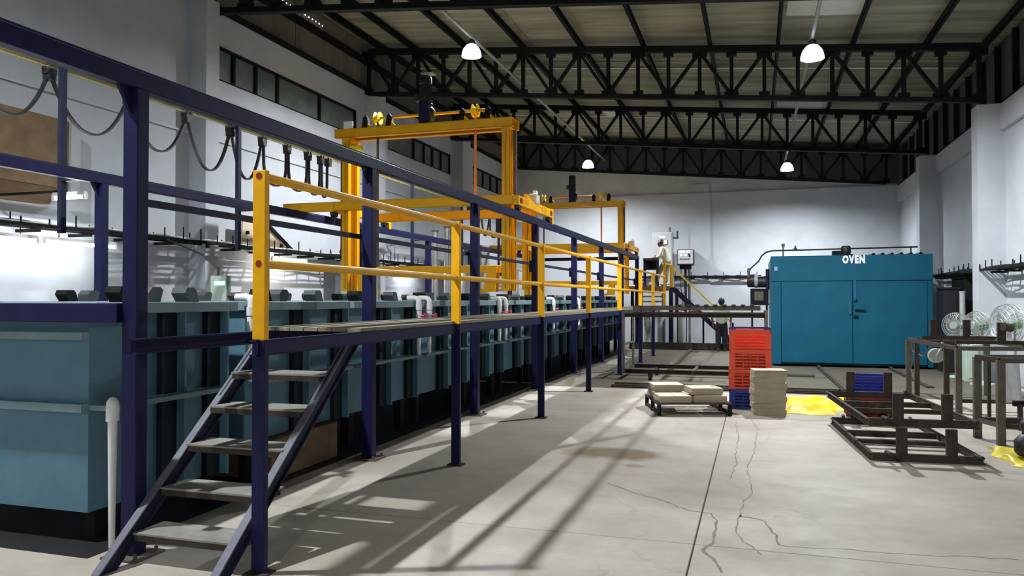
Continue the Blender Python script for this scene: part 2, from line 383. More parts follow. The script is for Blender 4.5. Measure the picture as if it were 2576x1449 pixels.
# back wall
wb = struct(MB().box(XL, XR, YB-.12, YB+.2, 0, 5.62).build('wall_back', 'wall'))
MB().prism([(XL, 5.6), (XR, 5.6), (XR, 5.68), (XL, 6.93)], YB, YB+.2).build('upper_panel', 'wall_up', wb)
MB().prism([(XL, 6.93), (XR, 5.68), (XR, zroof(XR)+.1), (XL, zroof(XL)+.1)], YB+.02, YB+.2).build('cladding_panel', 'cladr', wb)
MB().box(-2.30, -1.58, YB-.20, YB-.1, 0, 5.60).build('pilaster', 'wall', wb)
MB().box(-1.58, XR, YB-.17, YB-.1, 0, 2.95).build('plinth_band', 'wall', wb)
MB().box(-2.3, -1.64, YB-.12, YB+.02, 5.6, 5.95).build('beam_pocket', 'wall_up', wb)
wf = struct(MB().prism([(XL, 0), (XR, 0), (XR, zroof(XR)), (XL, zroof(XL))], YF-.2, YF).build('wall_front', 'wall_up'))
# roof: lapped corrugated sheets, corrugations running down the slope
ce = struct(thing('ceiling', '', '')); del ce['label']; del ce['category']
SK = [(.62, 2.0, 15.1, 16.35), (.62, 2.0, 22.9, 24.1), (-4.75, -3.95, 24.6, 25.7)]
def roof_sheet(y0, y1, x0, x1, dz, name='roof_sheet', m='roof'):
    per = .16; n = max(4, int((y1-y0)/per*4)); vs = []
    for i in range(n+1):
        y = y0+(y1-y0)*i/n; h = .022*math.sin(i*math.pi/2)+dz
        vs += [(x0, y, zroof(x0)+h), (x1, y, zroof(x1)+h)]
    return MB().add(vs, [(2*i, 2*i+1, 2*i+3, 2*i+2) for i in range(n)]).build(name, m, ce)
yy = YF-.3; k = 0
while yy < YB+.1:
    for x0, x1, d in ((XL-.3, -5.2, .10), (-5.35, -.95, .125), (-1.1, 5.2, .15)):
        roof_sheet(yy, yy+2.06, x0, x1, d+(k % 2)*.012)
    yy += 2.0; k += 1
for x0, x1, y0, y1 in SK: roof_sheet(y0, y1, x0, x1, .075, 'skylight_sheet', 'sky')
for y in (20.15, 25.9):
    MB().bar((XL, y, zroof(XL)+.085), (XR, y, zroof(XR)+.085), .09, .012).build('lap_strip', 'sky', ce)  # pale strip across the roof at a sheet lap
# ------------------------------------------------------------------ roof steel
def ztr(x): return 5.70+.09*(4.18-x)          # bottom chord
HT = 1.09
def truss(y, label):
    t = thing('roof_truss', label, 'truss', (-9.4, y, ztr(-9.4)), group='roof trusses across the hall')
    xa, xb, n = -9.45, 4.35, 20
    X = [xa+(xb-xa)*i/n for i in range(n+1)]
    for off, nm in ((0, 'bottom_chord'), (HT, 'top_chord')):
        W(t).bar((xa, y, ztr(xa)+off), (xb, y, ztr(xb)+off), .13, .10 if off == 0 else .14).build(nm, 'black_steel', t)
    for i, x in enumerate(X):
        zb = ztr(x)
        W(t).bar((x, y, zb+.03), (x, y, zb+HT-.03), .08, .085, up=(0, 1, 0)).build('vertical', 'black_steel', t)
        wv = .15 if i % 2 else .11
        W(t).box(x-wv, x+wv, y-.045, y+.045, zb-.01, zb+.14).build('gusset_plate', 'black_steel', t)
        wv = .11 if i % 2 else .16
        W(t).box(x-wv, x+wv, y-.045, y+.045, zb+HT-.17, zb+HT).build('gusset_plate', 'black_steel', t)
        if i < n:
            a, c = (0, 1) if i % 2 else (1, 0)
            x2 = X[i+1]
            W(t).bar((x, y, zb+HT*a+(.06 if a == 0 else -.06)), (x2, y, ztr(x2)+HT*c+(.06 if c == 0 else -.06)), .07, .095, up=(0, 1, 0)).build('diagonal', 'black_steel', t)
    return t
truss(17.7, 'dark steel lattice roof truss nearest the camera, above the yellow gantry motor')
truss(23.55, 'dark steel lattice roof truss in the middle, between the nearer and the farthest truss')
truss(29.3, 'dark steel lattice roof truss farthest away, along the top of the back wall')
truss(11.75, 'dark steel roof truss overhead, in front of the two nearest bright lamps')
for i, x in enumerate([-9.2, -8.3, -6.85, -5.39, -3.93, -2.45, -.95, .5, 2.02, 3.45, 4.55]):
    z = zroof(x)-.02
    tag(MB((x, 9, z)).chan((x, YF, z), (x, YB, z), .07, .15, .012).build('roof_purlin', 'black_steel'),
        'dark channel purlin running the length of the roof, %s from the left wall' % ORD[i], 'purlin', 'roof purlins')
for x, z, lb in ((-5.55, 7.05, 'thin pipe carrying the left row of bright lamps below the trusses'), (1.0, 6.38, 'thin pipe carrying the right row of bright lamps below the trusses')):
    tag(MB((x, 9, z)).cyl((x, YF+.1, z), (x, YB-.05, z), .034, n=8).build('lamp_conduit', 'conduit'), lb, 'pipe', 'lamp conduits')
tag(MB((0, 23.3, ztr(0))).tube([(-9.4, 23.3, ztr(-9.4)-.08), (0, 23.3, ztr(0)-.10), (4.5, 23.3, ztr(4.5)-.08)], .018).build('conduit_pipe', 'dust_steel'), 'thin pale conduit along the bottom of the middle roof truss', 'pipe')
# ------------------------------------------------------------------ lamps
def high_bay(x, y, z, label, drop, bulb='lamp'):
    t = thing('high_bay_lamp', label, 'lamp', (x, y, z), group='high bay lamps')
    g = 0 if bulb == 'lamp_far' else -.028      # front globes set lower in the reflector to throw light wider
    MB().lathe([(0, .045+g), (.04, .055+g), (.07, .09+g), (.075, .13+g), (.06, .18+g), (.04, .205+g)], n=16).build('globe', bulb, t, smooth=True)
    MB().lathe([(.205, .0), (.20, .06), (.17, .15), (.11, .23), (.06, .255), (.055, .25), (.10, .225), (.16, .15), (.19, .06), (.197, .0)], n=24, cap=False).build('reflector', 'acrylic', t, smooth=True)
    MB().lathe([(.0, .14), (.035, .14), (.04, .245), (.07, .26), (.07, .32), (.05, .34), (0, .34)], n=14).build('housing', 'black_steel', t, smooth=True)
    MB().cyl((0, 0, .335), (0, 0, drop), .012, n=8).build('hook', 'dust_steel', t)
    return t
high_bay(-5.55, 14.8, 6.65, 'bright round lamp on the left pipe, in front of the nearest truss', .37)
high_bay(1.0, 14.8, 5.98, 'bright round lamp on the right pipe, in front of the nearest truss', .37)
high_bay(-5.55, 26.4, 6.26, 'small bright lamp on the left pipe near the back wall', .76, 'lamp_far')
high_bay(1.0, 26.4, 5.82, 'small bright lamp on the right pipe near the back wall', .53, 'lamp_far')
high_bay(-5.55, 2.9, 6.65, 'bright lamp on the left pipe above the stair, out of view', .37)
high_bay(1.0, -8.6, 5.98, 'bright lamp on the right pipe far behind the camera, out of view', .37)
def tube_light(x, y0, y1, z, label, warm=False, along='Y', hang=.185):
    t = thing('tube_light', label, 'tube light', (x, y0, z), group='fluorescent tube lights')
    e = (0, y1-y0, 0) if along == 'Y' else (y1-y0, 0, 0)
    d = Vector(e).normalized()
    MB().cyl(d*.03, Vector(e)-d*.03, .019, n=8).build('tube', 'tubew' if warm else 'tube', t, smooth=True)
    MB().bar(Vector((0, 0, .05)), Vector(e)+Vector((0, 0, .05)), .05, .045).build('batten', 'white', t)
    for p in (Vector((0, 0, .012)), Vector(e)+Vector((0, 0, .012))): MB().bar(p-d*.02, p+d*.02, .045, .075).build('end_cap', 'white', t)
    for u in (.2, .8): MB().cyl(Vector(e)*u+Vector((0, 0, .07)), Vector(e)*u+Vector((0, 0, hang)), .008, n=6).build('hanger', 'dust_steel', t)
    return t
tube_light(-9.05, 6.6, 7.8, 2.42, 'overexposed tube light at the far left, under the cable tray')
tube_light(-9.05, 7.9, 9.1, 2.42, 'overexposed tube light nearer the brown duct box, under the cable tray')
tube_light(-9.05, 13.0, 14.2, 2.42, 'warm tube light under the tray behind the foremost yellow post', True)
tube_light(-9.05, 19.4, 20.6, 2.42, 'bright tube light under the tray seen beside the second blue post')
tube_light(-9.05, 25.4, 26.6, 2.42, 'warm tube light under the tray near the back corner', True)
tl = tube_light(-8.35, 0, .5, 3.0, 'short tube light facing the camera below the brown duct box', along='X', hang=.075); tl.location = (-8.42, 7.5, 2.92)
MB().bar((-1.13, 0, .085), (.2, 0, .085), .03, .03).build('wall_arm', 'black_steel', tl)
# ------------------------------------------------------------------ crane runways
BY = [4.02+3.17*i for i in range(8)]          # bay lines of the plating line
RX, FX = -3.83, -7.35                          # near and far runway
def runway(x, label, y0, y1):
    t = thing('crane_runway', label, 'runway', (x, y0, 0), group='crane runways')
    W(t).box(x-.045, x+.045, y0, y1, 3.01, 3.125).build('runway_beam', 'navy', t, bevel=.006)
    W(t).bar((x, y0, 3.135), (x, y1, 3.135), .045, .02).build('running_rail', 'navy_dull', t)
    for y in BY:
        if y > y1: continue
        p = W(t).box(x-.06, x+.06, y-.05, y+.05, .012, 3.01).build('post', 'navy', t, bevel=.006)
        W(t).box(x-.14, x+.14, y-.13, y+.13, 0, .014).build('base_plate', 'dust_steel', p)
        m = W(t)
        for sx in (-.1, .1):
            for sy in (-.09, .09): m.cyl((x+sx, y+sy, .012), (x+sx, y+sy, .045), .012, n=6)
        m.build('anchor_bolts', 'dust_steel', p)['kind'] = 'stuff'
        W(t).prism([(y-.05, 3.01), (y-.16, 3.01), (y-.05, 2.84)], x-.01, x+.01, 'X').build('gusset', 'navy', p)
    return t
rn = runway(RX, 'navy blue runway beam on posts along the near side of the tanks', 1.2, 26.45)
rf = runway(FX, 'navy blue runway beam on posts along the far side of the tanks', 1.2, 26.45)
W(rn).box(FX+.06, RX-.06, 26.3, 26.42, 3.0, 3.11).build('end_cross_beam', 'navy', rn)
W(rn).box(FX+.06, RX-.06, 3.93, 4.05, 1.50, 1.625).build('cross_beam', 'navy', rn, bevel=.005)
# busbar rail at head height on the near posts
br = thing('busbar_rail', 'slim navy rail bracketed at head height to the near runway posts', 'rail', (RX-.09, 4.0, 2.28))
W(br).box(RX-.125, RX-.075, 4.07, 26.0, 2.28, 2.325).build('rail_bar', 'navy_dull', br)
for y in BY: W(br).box(RX-.13, RX-.062, y+.05, y+.075, 2.15, 2.36).build('bracket', 'navy', br)
# ------------------------------------------------------------------ walkway with railing
WX = -2.85
wk = thing('walkway', 'raised boarded walkway with yellow railing and navy legs beside the tanks', 'walkway', (WX, 3.98, 0))
RP = [3.98, 7.17, 10.37, 13.57, 16.87, 20.1, 22.7]
YE = 25.7
for x, y0 in ((WX-.02, 3.94), (-3.70, 3.87)):
    W(wk).chan((x, y0, 1.355), (x, YE, 1.355), .06, .095, .01, side=-1 if x > -3 else 1).build('edge_beam', 'navy', wk)
y = 5.28
while y < YE:
    W(wk).bar((-3.67, y, 1.34), (WX-.05, y, 1.34), .05, .06).build('joist', 'navy', wk); y += .8
NB = 7; seg = [5.22, 8.4, 11.6, 14.8, 18.0, 21.2, 24.0, YE]
for i in range(NB):
    x0 = -3.73+i*(.88/NB)
    for j in range(len(seg)-1):
        W(wk).box(x0+.004, x0+.88/NB-.004, seg[j]+.004, seg[j+1]-.004, 1.403, 1.430+random.uniform(-.003, .004)).build('deck_board', 'deck', wk)
for i, y in enumerate(RP):
    hx, hy = .045, .022
    p = W(wk).box(WX-hx, WX+hx, y-hy, y+hy, .012, 1.405).build('post', 'navy', wk, bevel=.004)
    W(wk).box(WX-hx-.03, WX+hx+.03, y-hy-.04, y+hy+.04, 0, .013).build('foot_plate', 'rust', p)
    q = W(wk).box(WX-hx, WX+hx, y-hy, y+hy, 1.405, 2.43).build('railing_post', 'yellow', p, bevel=.004)
    if i == 0:
        for z in (2.395, 1.865):
            W(wk).cyl((WX, y-hy-.002, z), (WX, y-hy+.012, z), .021, n=16).build('pipe_hole', 'crate_dred', p)
for z in (2.395, 1.865):
    W(wk).cyl((WX, 3.99, z), (WX, YE, z), .028, n=14).build('hand_rail' if z > 2 else 'knee_rail', 'yellow', wk, smooth=True)
# end post of the railing
p = W(wk).box(WX-.04, WX+.04, YE-.03, YE+.03, 1.31, 2.9).build('end_post', 'yellow_old', wk, bevel=.004)
# ------------------------------------------------------------------ near stair
st = thing('stair', 'open steel stair with five dusty treads and navy stringers under the walkway', 'stair', (-3.34, 3.75, 0))
for x in (-3.735, -2.945):
    m = W(st)
    m.prism([(3.62, 0.0), (3.76, 0.0), (5.33, 1.31), (5.33, 1.40), (5.26, 1.40)], x-.008, x+.008, 'X').build('stringer', 'navy_dull', st)
    W(st).bar((x, 3.625, .012), (x, 5.27, 1.395), .055, .01).build('top_flange', 'flange', st); W(st).bar((x, 3.755, .006), (x, 5.325, 1.315), .055, .01).build('bottom_flange', 'navy_dull', st)
for y, z in ((3.90, .19), (4.13, .42), (4.37, .66), (4.60, .89), (4.84, 1.11)):
    tr = W(st).box(-3.72, -2.96, y, y+.265, z-.012, z).build('tread', 'tread', st)
    W(st).box(-3.71, -2.97, y, y+.012, z-.05, z-.013).box(-3.71, -2.97, y+.228, y+.24, z-.05, z-.013).build('nosing', 'rust', tr)
    for x in (-3.70, -2.98): W(st).box(x-.012, x+.012, y+.03, y+.21, z-.05, z-.013).build('bracket', 'rust', tr)
# ------------------------------------------------------------------ tanks
TX0, TX1 = -6.9, -4.30
tank_y = [(4.11, 5.50, .21)]
y = 5.78
while y < 25.0:
    tank_y.append((y, y+1.62, .38)); y += 1.79
def tank(i, y0, y1, zb):
    n = len(tank_y)
    lb = 'teal process tank with its end face to the camera, nearest of the row' if i == 0 else \
         ('teal process tank farthest along the row, beside the end platform' if i == n-1 else 'teal process tank, %s in the row counted from the stair' % ORD[i])
    t = thing('process_tank', lb, 'tank', (TX1, y0, zb), group='teal process tanks in a row')
    W(t).box(TX0, TX1, y0, y1, zb, 1.56).build('shell', 'tank', t)
    W(t).box(TX0-.05, TX1+.11, y0-.04, y0+.06, 1.55, 1.63).box(TX0-.05, TX1+.11, y1-.06, y1+.04, 1.55, 1.63)\
        .box(TX1-.06, TX1+.11, y0+.06, y1-.06, 1.55, 1.63).box(TX0-.07, TX0+.06, y0+.06, y1-.06, 1.55, 1.63).build('rim', 'tank_rim', t, bevel=.004)
    W(t).box(TX0+.06, TX1-.06, y0+.06, y1-.06, 1.555, 1.575).build('liquid', 'liquid', t)
    W(t).box(TX1, TX1+.17, y0, y1, .90, .935).build('ledge', 'tank_rim', t)
    if i == 0:
        W(t).box(TX0, TX1, y0-.06, y0, .89, .945).build('ledge', 'tank_rim', t)
        W(t).box(TX0, TX1, y0-.055, y0, 1.375, 1.425).build('ledge', 'tank_rim', t)
    for yy in ((y0+.79, y1-.10) if i == 0 else (y0+.85, y1-.015)):
        W(t).box(TX1, TX1+.12, yy-.012, yy+.012, .935, 1.55).build('rib', 'tank', t)
        for za, zc in ((.935, 1.55), (zb, .90)): W(t).box(TX1, TX1+.05, yy-.17, yy-.015, za, zc).build('face_band', 'tank_band', t)  # near-black upright bands on the tank face beside each rib
        W(t).box(TX1, TX1+.12, yy-.012, yy+.012, zb, .90).build('rib', 'tank', t)
    # supports under the shell
    for a in (y0+.15, y1-.15):
        W(t).box(TX1-.14, TX1-.04, a-.05, a+.05, 0, zb).build('leg', 'black_steel', t)
        W(t).box(TX0+.04, TX0+.14, a-.05, a+.05, 0, zb).build('leg', 'black_steel', t)
    # saddles for the work bar
    for a, s_, mt in ((y0+.42, -1, 'black_steel'), (y0+.66, 1, 'saddle'), (y1-.30, -1, 'saddle')):
        for x in (TX1-.12, TX0+.15):
            W(t).prism([(a-.06, 1.63), (a+.05, 1.63), (a+.05+s_*.03, 1.72), (a+.02+s_*.03, 1.745), (a-.06+s_*.03, 1.745), (a-.09+s_*.02, 1.70)], x-.07, x+.07, 'X').build('saddle', mt, t)
    return t
for i, (a, b, z) in enumerate(tank_y): tank(i, a, b, z)
# brown box under the first tanks
bx = thing('carton_box', 'large brown box on the floor under the tank, beside the stair', 'box', (-4.5, 6.45, 0))
W(bx).box(-4.95, -4.18, 6.02, 7.16, .006, .365).build('body', 'brown', bx, bevel=.006)
W(bx).box(-4.95, -4.57, 6.02, 7.16, .366, .372).build('flap', 'brown', bx); W(bx).box(-4.56, -4.18, 6.02, 7.16, .366, .372).build('flap', 'brown', bx)
# ------------------------------------------------------------------ PVC overflow pipes with red valves
def pvc(y, label, back=False):
    x = TX1+.155
    t = thing('pvc_pipe', label, 'pipe', (x, y, .94), group='white valve pipes on the tanks')
    W(t).tube([(TX1-.0, y, 1.668), (x-.06, y, 1.668), (x-.018, y, 1.66), (x, y, 1.63), (x, y, 1.56)], .034, n=10).build('elbow', 'pvc', t, smooth=True)
    W(t).cyl((x, y, 1.51), (x, y, 1.585), .042, n=12).build('collar', 'pvc', t, smooth=True)
    W(t).cyl((x, y, .94), (x, y, 1.51), .026, n=10).build('riser', 'pvc', t, smooth=True)
    v = W(t).cyl((x, y, 1.38), (x, y, 1.50), .038, n=12).build('valve', 'pvc', t, smooth=True)
    W(t).cyl((x+.03, y, 1.435), (x+.085, y, 1.435), .014, n=8).lathe([(.0, .085), (.035, .083), (.038, .10), (.0, .105)], (x, y, 1.435), 10, 'X').build('handle', 'red', v, smooth=True)
    return t
for y, lb in ((5.66, 'white pipe with red valve over the tank edge beside the foremost yellow post'),
              (9.12, 'white pipe with red valve, left of the pair between the first two blue posts'),
              (9.46, 'white pipe with red valve, right of the pair between the first two blue posts'),
              (12.42, 'white pipe with red valve, left of the pair behind the second yellow post'),
              (12.76, 'white pipe with red valve, right of the pair behind the second yellow post'),
              (16.1, 'white pipe with red valve beside the third yellow post'),
              (18.6, 'white pipe with red valve beside the fourth yellow post')):
    pvc(y, lb)
t = thing('drain_pipe', 'white capped drain pipe standing in front of the nearest tank corner', 'pipe', (-4.085, 4.10, 0))
W(t).tube([(-4.085, 4.10, 0.005), (-4.085, 4.10, .85)], [.020, .031], n=12).build('pipe', 'pvc', t, smooth=True)
W(t).lathe([(.042, .84), (.042, .93), (.038, .97), (.02, .995), (0, 1.0)], (-4.085, 4.10, 0), 14).build('cap', 'pvc', t, smooth=True)
# ------------------------------------------------------------------ festoon cable over the far runway
ZX = -7.80
ft = thing('festoon_track', 'pale yellow overhead cable track on thin navy uprights behind the tanks', 'cable track', (ZX, 1.5, 2.6))
W(ft).chan((ZX, 1.5, 4.365), (ZX, 26.3, 4.365), .05, .05, .006, up=(0, 0, 1)).build('track_rail', 'track', ft)
for i in range(7):
    y = 3.75+3.2*i
    W(ft).box(ZX+.08, ZX+.14, y-.035, y+.035, 2.42, 4.425).build('upright', 'navy_dull', ft)
    W(ft).box(ZX-.03, ZX+.14, y-.03, y+.03, 4.39, 4.425).build('arm', 'navy_dull', ft)
    W(ft).box(ZX+.10, FX-.05, y-.03, y+.03, 3.02, 3.08).build('stay', 'navy_dull', ft)
def festoon(ys, depth, label, z=4.325):
    t = thing('festoon_cable', label, 'cable', (ZX, ys[0], z-.05), group='festoon cables')
    for y in ys:
        k = W(t).box(ZX-.05, ZX+.05, y-.06, y+.06, z-.065, z-.01).build('trolley', 'black', t)
        W(t).cyl((ZX-.06, y-.035, z+.01), (ZX+.06, y-.035, z+.01), .022, n=8).cyl((ZX-.06, y+.035, z+.01), (ZX+.06, y+.035, z+.01), .022, n=8).build('wheels', 'dust_steel', k)
        W(t).box(ZX-.055, ZX+.055, y-.045, y+.045, z-.13, z-.066).build('clamp', 'black', k)
    for a, b in zip(ys[:-1], ys[1:]):
        L_ = b-a; pts = []
        dep = depth(a) if callable(depth) else depth
        for i in range(15):
            u = -1+2*i/14
            if L_ > .75: yv = (a+b)/2+u*(L_/2-.03); zz = z-.10-dep*(1-abs(u)**2.2)
            else:
                ang = math.pi*i/14
                rr = max(L_/2-.03, .06)
                yv = (a+b)/2-rr*math.cos(ang); zz = z-.10-dep*(math.sin(ang)**.45)
            pts.append((ZX, yv, zz))
        W(t).strip(pts, .05, .022, (1, 0, 0)).build('cable_loop', 'cable', t)
    return t
festoon([4.9, 5.85, 6.87, 8.05, 9.13, 10.1, 10.92, 11.63, 12.28, 12.72, 12.98], lambda a: .54 if a < 9 else .64, 'black cable hanging in loops from the track left of the first gantry')
festoon([20.6, 21.6, 22.4, 23.1, 23.5], .65, 'black cable hanging in loops from the track between the two gantries')
# ------------------------------------------------------------------ transfer gantries
def gantry(y, label):
    t = thing('transfer_gantry', label, 'gantry', (-5.6, y, 1.8), group='yellow transfer gantries')
    xr, xl = -4.05, -7.12
    Y0 = y-.30
    for x in (xr, xl):
        for dy in (-.16, .16):
            c = W(t).chan((x, Y0+dy, 1.80), (x, Y0+dy, 4.55), .13, .11, .014, up=(0, 1, 0), side=1 if x == xl else -1).build('column', 'yellow', t)
            W(t).box(x-.012, x+.012, Y0+dy-.075, Y0+dy-.056, 1.85, 4.5).build('guide_strip', 'yellow_old', c)
        W(t).box(x-.075, x+.075, Y0-.20, Y0+.20, 4.55, 4.60).build('head_plate', 'yellow', t)
    for dy in (-.16, .16):
        W(t).chan((xl-.22, Y0+dy, 4.68), (xr+.12, Y0+dy, 4.68), .11, .16, .014, side=1 if dy > 0 else -1).build('top_beam', 'yellow', t)
    W(t).box(xl-.1, xr+.1, Y0-.14, Y0+.14, 4.755, 4.77).build('top_plate', 'yellow_old', t)
    # middle frame riding on the runway
    for yy_, z, xa in ((Y0-.03-.22, 3.34, xl-1.25), (y+.95, 3.28, xl-.35)):
        W(t).chan((xa, yy_, z), (xr+.15, yy_, z), .09, .17, .014, side=-1).build('cross_beam', 'yellow', t)
    for x in (RX, FX):
        e = W(t).box(x-.055, x+.055, y-.62, y+1.62, 3.24, 3.40).build('end_truck', 'yellow', t, bevel=.006)
        for yy_ in (y-.5, y+1.5):
            W(t).cyl((x-.04, yy_, 3.225), (x+.04, yy_, 3.225), .08, n=16).build('wheel', 'black', e)
            W(t).cyl((x+.05, yy_, 3.32), (x+.075, yy_, 3.32), .05, n=12).build('bearing_cap', 'crate_dred', e)
        W(t).box(x+.055, x+.061, y-.35, y-.05, 3.28, 3.37).build('name_plate', 'yellow_old', e)
        W(t).box(x+.055, x+.061, y+.85, y+1.15, 3.28, 3.37).build('name_plate', 'yellow_old', e)
        W(t).box(x-.05, x+.05, y+1.62, y+1.72, 3.12, 3.42).build('rail_sweep', 'yellow', e)
        W(t).cyl((x+.0, y+1.72, 3.17), (x+.0, y+1.745, 3.17), .04, n=10).build('buffer', 'black', e)
    W(t).prism([(y-.02, 3.40), (y+.30, 3.40), (y-.02, 3.50)], RX-.03, RX+.03, 'X').build('knee_plate', 'yellow', t)
    b = W(t).box(RX-.05, RX+.08, y+.36, y+.62, 3.38, 3.55).build('junction_box', 'pale_box', t, bevel=.006)
    W(t).box(RX+.08, RX+.085, y+.40, y+.50, 3.42, 3.51).build('label_plate', 'white', b)
    W(t).box(RX+.0, RX+.06, y+.44, y+.54, 3.55, 3.62).build('lamp_box', 'white', b)
    # second short guide on the near side
    for dy in (.62, .86):
        W(t).chan((xr+.02, y+dy, 1.83), (xr+.02, y+dy, 3.30), .10, .09, .012, up=(0, 1, 0), side=-1).build('rear_guide', 'yellow', t)
    W(t).box(xr-.03, xr+.08, y+.6, y+.9, 2.55, 2.62).build('guide_tie', 'yellow_old', t)
    # energy chain
    m = W(t)
    for i in range(44): m.box(xr+.085, xr+.135, Y0-.05, Y0+.05, 3.45+i*.0255, 3.468+i*.0255)
    m.build('energy_chain', 'dust_steel', t)
    # lifting carrier
    lc = W(t).box(xl+.07, xr-.07, Y0-.05, Y0+.05, 2.11, 2.24).build('lift_beam', 'yellow', t, bevel=.005)
    for x, s_ in ((xr-.28, 1), (xl+.28, -1)):
        W(t).prism([(x-.16*s_, 1.78), (x+.06*s_, 1.78), (x+.10*s_, 2.23), (x-.06*s_, 2.23)], Y0-.12, Y0-.09, 'Y').prism([(x-.16*s_, 1.78), (x+.06*s_, 1.78), (x+.10*s_, 2.23), (x-.06*s_, 2.23)], Y0+.05, Y0+.08, 'Y').box(min(x-.16*s_, x-.13*s_), max(x-.16*s_, x-.13*s_), Y0-.09, Y0+.05, 1.78, 1.9).build('hook_arm', 'yellow', lc)
        W(t).box(x-.22*s_-.05, x-.22*s_+.05, Y0-.08, Y0+.06, 1.77, 1.83).build('hook_pad', 'yellow_old', lc)
    # hoist drive on top
    zs = 4.96
    W(t).cyl((xl+.42, Y0, zs), (xr-.35, Y0, zs), .026, n=12).build('drive_shaft', 'yellow_old', t, smooth=True)
    for x in (xl+.55, xr-.62):
        W(t).lathe([(0, -.055), (.115, -.05), (.115, -.04), (.06, -.03), (.06, .03), (.115, .04), (.115, .05), (0, .055)], (x, Y0, zs), 18, 'X').build('belt_drum', 'tarp', t)
        for dx in (-.24, .24):
            W(t).prism([(x+dx-.07, 4.77), (x+dx+.07, 4.77), (x+dx+.045, zs+.02), (x+dx, zs+.065), (x+dx-.045, zs+.02)], Y0-.04, Y0+.04, 'Y').build('bearing_block', 'black_steel', t)
            W(t).prism([(x+dx+.05, 4.77), (x+dx+.17, 4.77), (x+dx+.05, 4.88)], Y0-.05, Y0-.03, 'Y').build('bearing_rib', 'yellow', t)
        W(t).strip([(x, Y0, zs-.06), (x, Y0, 2.24)], .05, .006, (1, 0, 0)).build('lift_belt', 'orange' if x > -5.5 else 'dust_steel', t)
    xm = -5.62
    g = W(t).box(xm-.095, xm+.095, Y0-.11, Y0+.11, 4.77, 5.18).build('gearbox', 'navy', t, bevel=.015)
    W(t).lathe([(.0, .0), (.12, .0), (.13, .03), (.10, .06), (.07, .07), (.0, .07)], (xm+.095, Y0, zs), 16, 'X').build('gear_cover', 'navy_dull', g, smooth=True)
    mo = W(t).lathe([(0, 5.18), (.12, 5.18), (.12, 5.22), (.098, 5.23), (.098, 5.50), (.112, 5.51), (.112, 5.60), (.09, 5.645), (0, 5.65)], (xm, Y0, 0), 20).build('motor', 'black', t, smooth=True)
    m = W(t)
    for i in range(18):
        a = 2*math.pi*i/18; c, s_ = math.cos(a), math.sin(a)
        m.bar((xm+.105*c, Y0+.105*s_, 5.24), (xm+.105*c, Y0+.105*s_, 5.49), .008, .008)
    m.build('cooling_fins', 'black', mo)
    W(t).box(xm-.19, xm-.10, Y0-.05, Y0+.05, 5.20, 5.33).build('terminal_box', 'black', mo, bevel=.008)
    cv = W(t).box(xm-.06, xm+.16, Y0-.10, Y0+.10, 5.675, 5.69).build('rain_cover', 'grey_box', mo)
    W(t).box(xl-.05, xl+.14, Y0-.19, Y0-.17, 4.77, 4.90).build('sign_plate', 'white', t)
    fl_ = W(t).box(xl+.10, xl+.32, Y0-.25, Y0-.10, 4.36, 4.44).build('floodlight', 'tarp', t, bevel=.01)
    return t
g1 = gantry(12.95, 'yellow transfer gantry with black motor spanning the tanks, nearer the camera')
copy_tree(g1, loc=Vector(g1.location)+Vector((0, 11.6, 0)), label='yellow transfer gantry with black motor spanning the tanks, farther from the camera')
# ------------------------------------------------------------------ left wall services
def cable_tray(x, y0, y1, z, label, side, rods=True, xspan=None, loc=None):
    t = thing('cable_tray', label, 'cable tray', (x, y0, z), group='cable trays along the walls')
    for dx in (-.15, .15): W(t).box(x+dx-.02, x+dx+.02, y0, y1, z, z+.045).build('side_rail', 'black_steel', t)
    y = y0+.2; i = 0
    while y < y1:
        W(t).box(x-.15, x+.15, y-.015, y+.015, z+.005, z+.025).build('rung', 'black_steel', t)
        if i % 2 == 0:
            W(t).box(min(x, x+side*.45), max(x, x+side*.45), y-.02, y+.02, z-.045, z-.002).build('wall_bracket', 'black_steel', t)
        if rods:
            W(t).cyl((x+.17, y, z), (x+.17, y, z+random.choice((.17, .2, .24, .12))), .011, n=6).build('rod', 'black_steel', t)
            if random.random() < .6: W(t).cyl((x-.17, y+.13, z), (x-.17, y+.13, z+random.choice((.14, .2))), .011, n=6).build('rod', 'black_steel', t)
        y += .42; i += 1
    for k_ in range(4):
        pts = []; y = y0
        while y <= y1+.01:
            pts.append((x-.1+.065*k_+random.uniform(-.03, .03), y, z+.05+random.uniform(0, .035))); y += .6
        W(t).tube(pts, .014, 5).build('cable', ('cable', 'dust_steel', 'cable', 'paper')[k_], t)
    return t
cable_tray(-9.14, 5.2, 29.3, 2.60, 'ladder cable tray with upright rods along the left wall', -1)
cable_tray(4.50, 14.0, 23.3, 2.22, 'ladder cable tray with upright rods along the right wall', 1)
bt = thing('cable_tray', 'slim cable tray along the back wall behind the end stair', 'cable tray', (-3, YB-.35, 2.5), group='cable trays along the walls')
W(bt).box(-4.2, .2, YB-.40, YB-.36, 2.46, 2.52).box(-4.2, .2, YB-.22, YB-.20, 2.46, 2.52).build('side_rail', 'black_steel', bt)
for i in range(8):
    x = -4.0+i*.58
    W(bt).box(x-.015, x+.015, YB-.38, YB-.21, 2.47, 2.50).build('rung', 'black_steel', bt)
    W(bt).box(x-.02, x+.02, YB-.24, YB-.12, 2.38, 2.46).build('wall_bracket', 'black_steel', bt)
    W(bt).cyl((x, YB-.38, 2.5), (x, YB-.38, 2.66), .014, n=6).build('rod', 'black_steel', bt)
for k_ in range(3):
    W(bt).tube([(-4.2+.4*i, YB-.36+.05*k_, 2.53-.05*((i+k_) % 3)) for i in range(12)], .016, 5).build('cable', 'cable', bt)
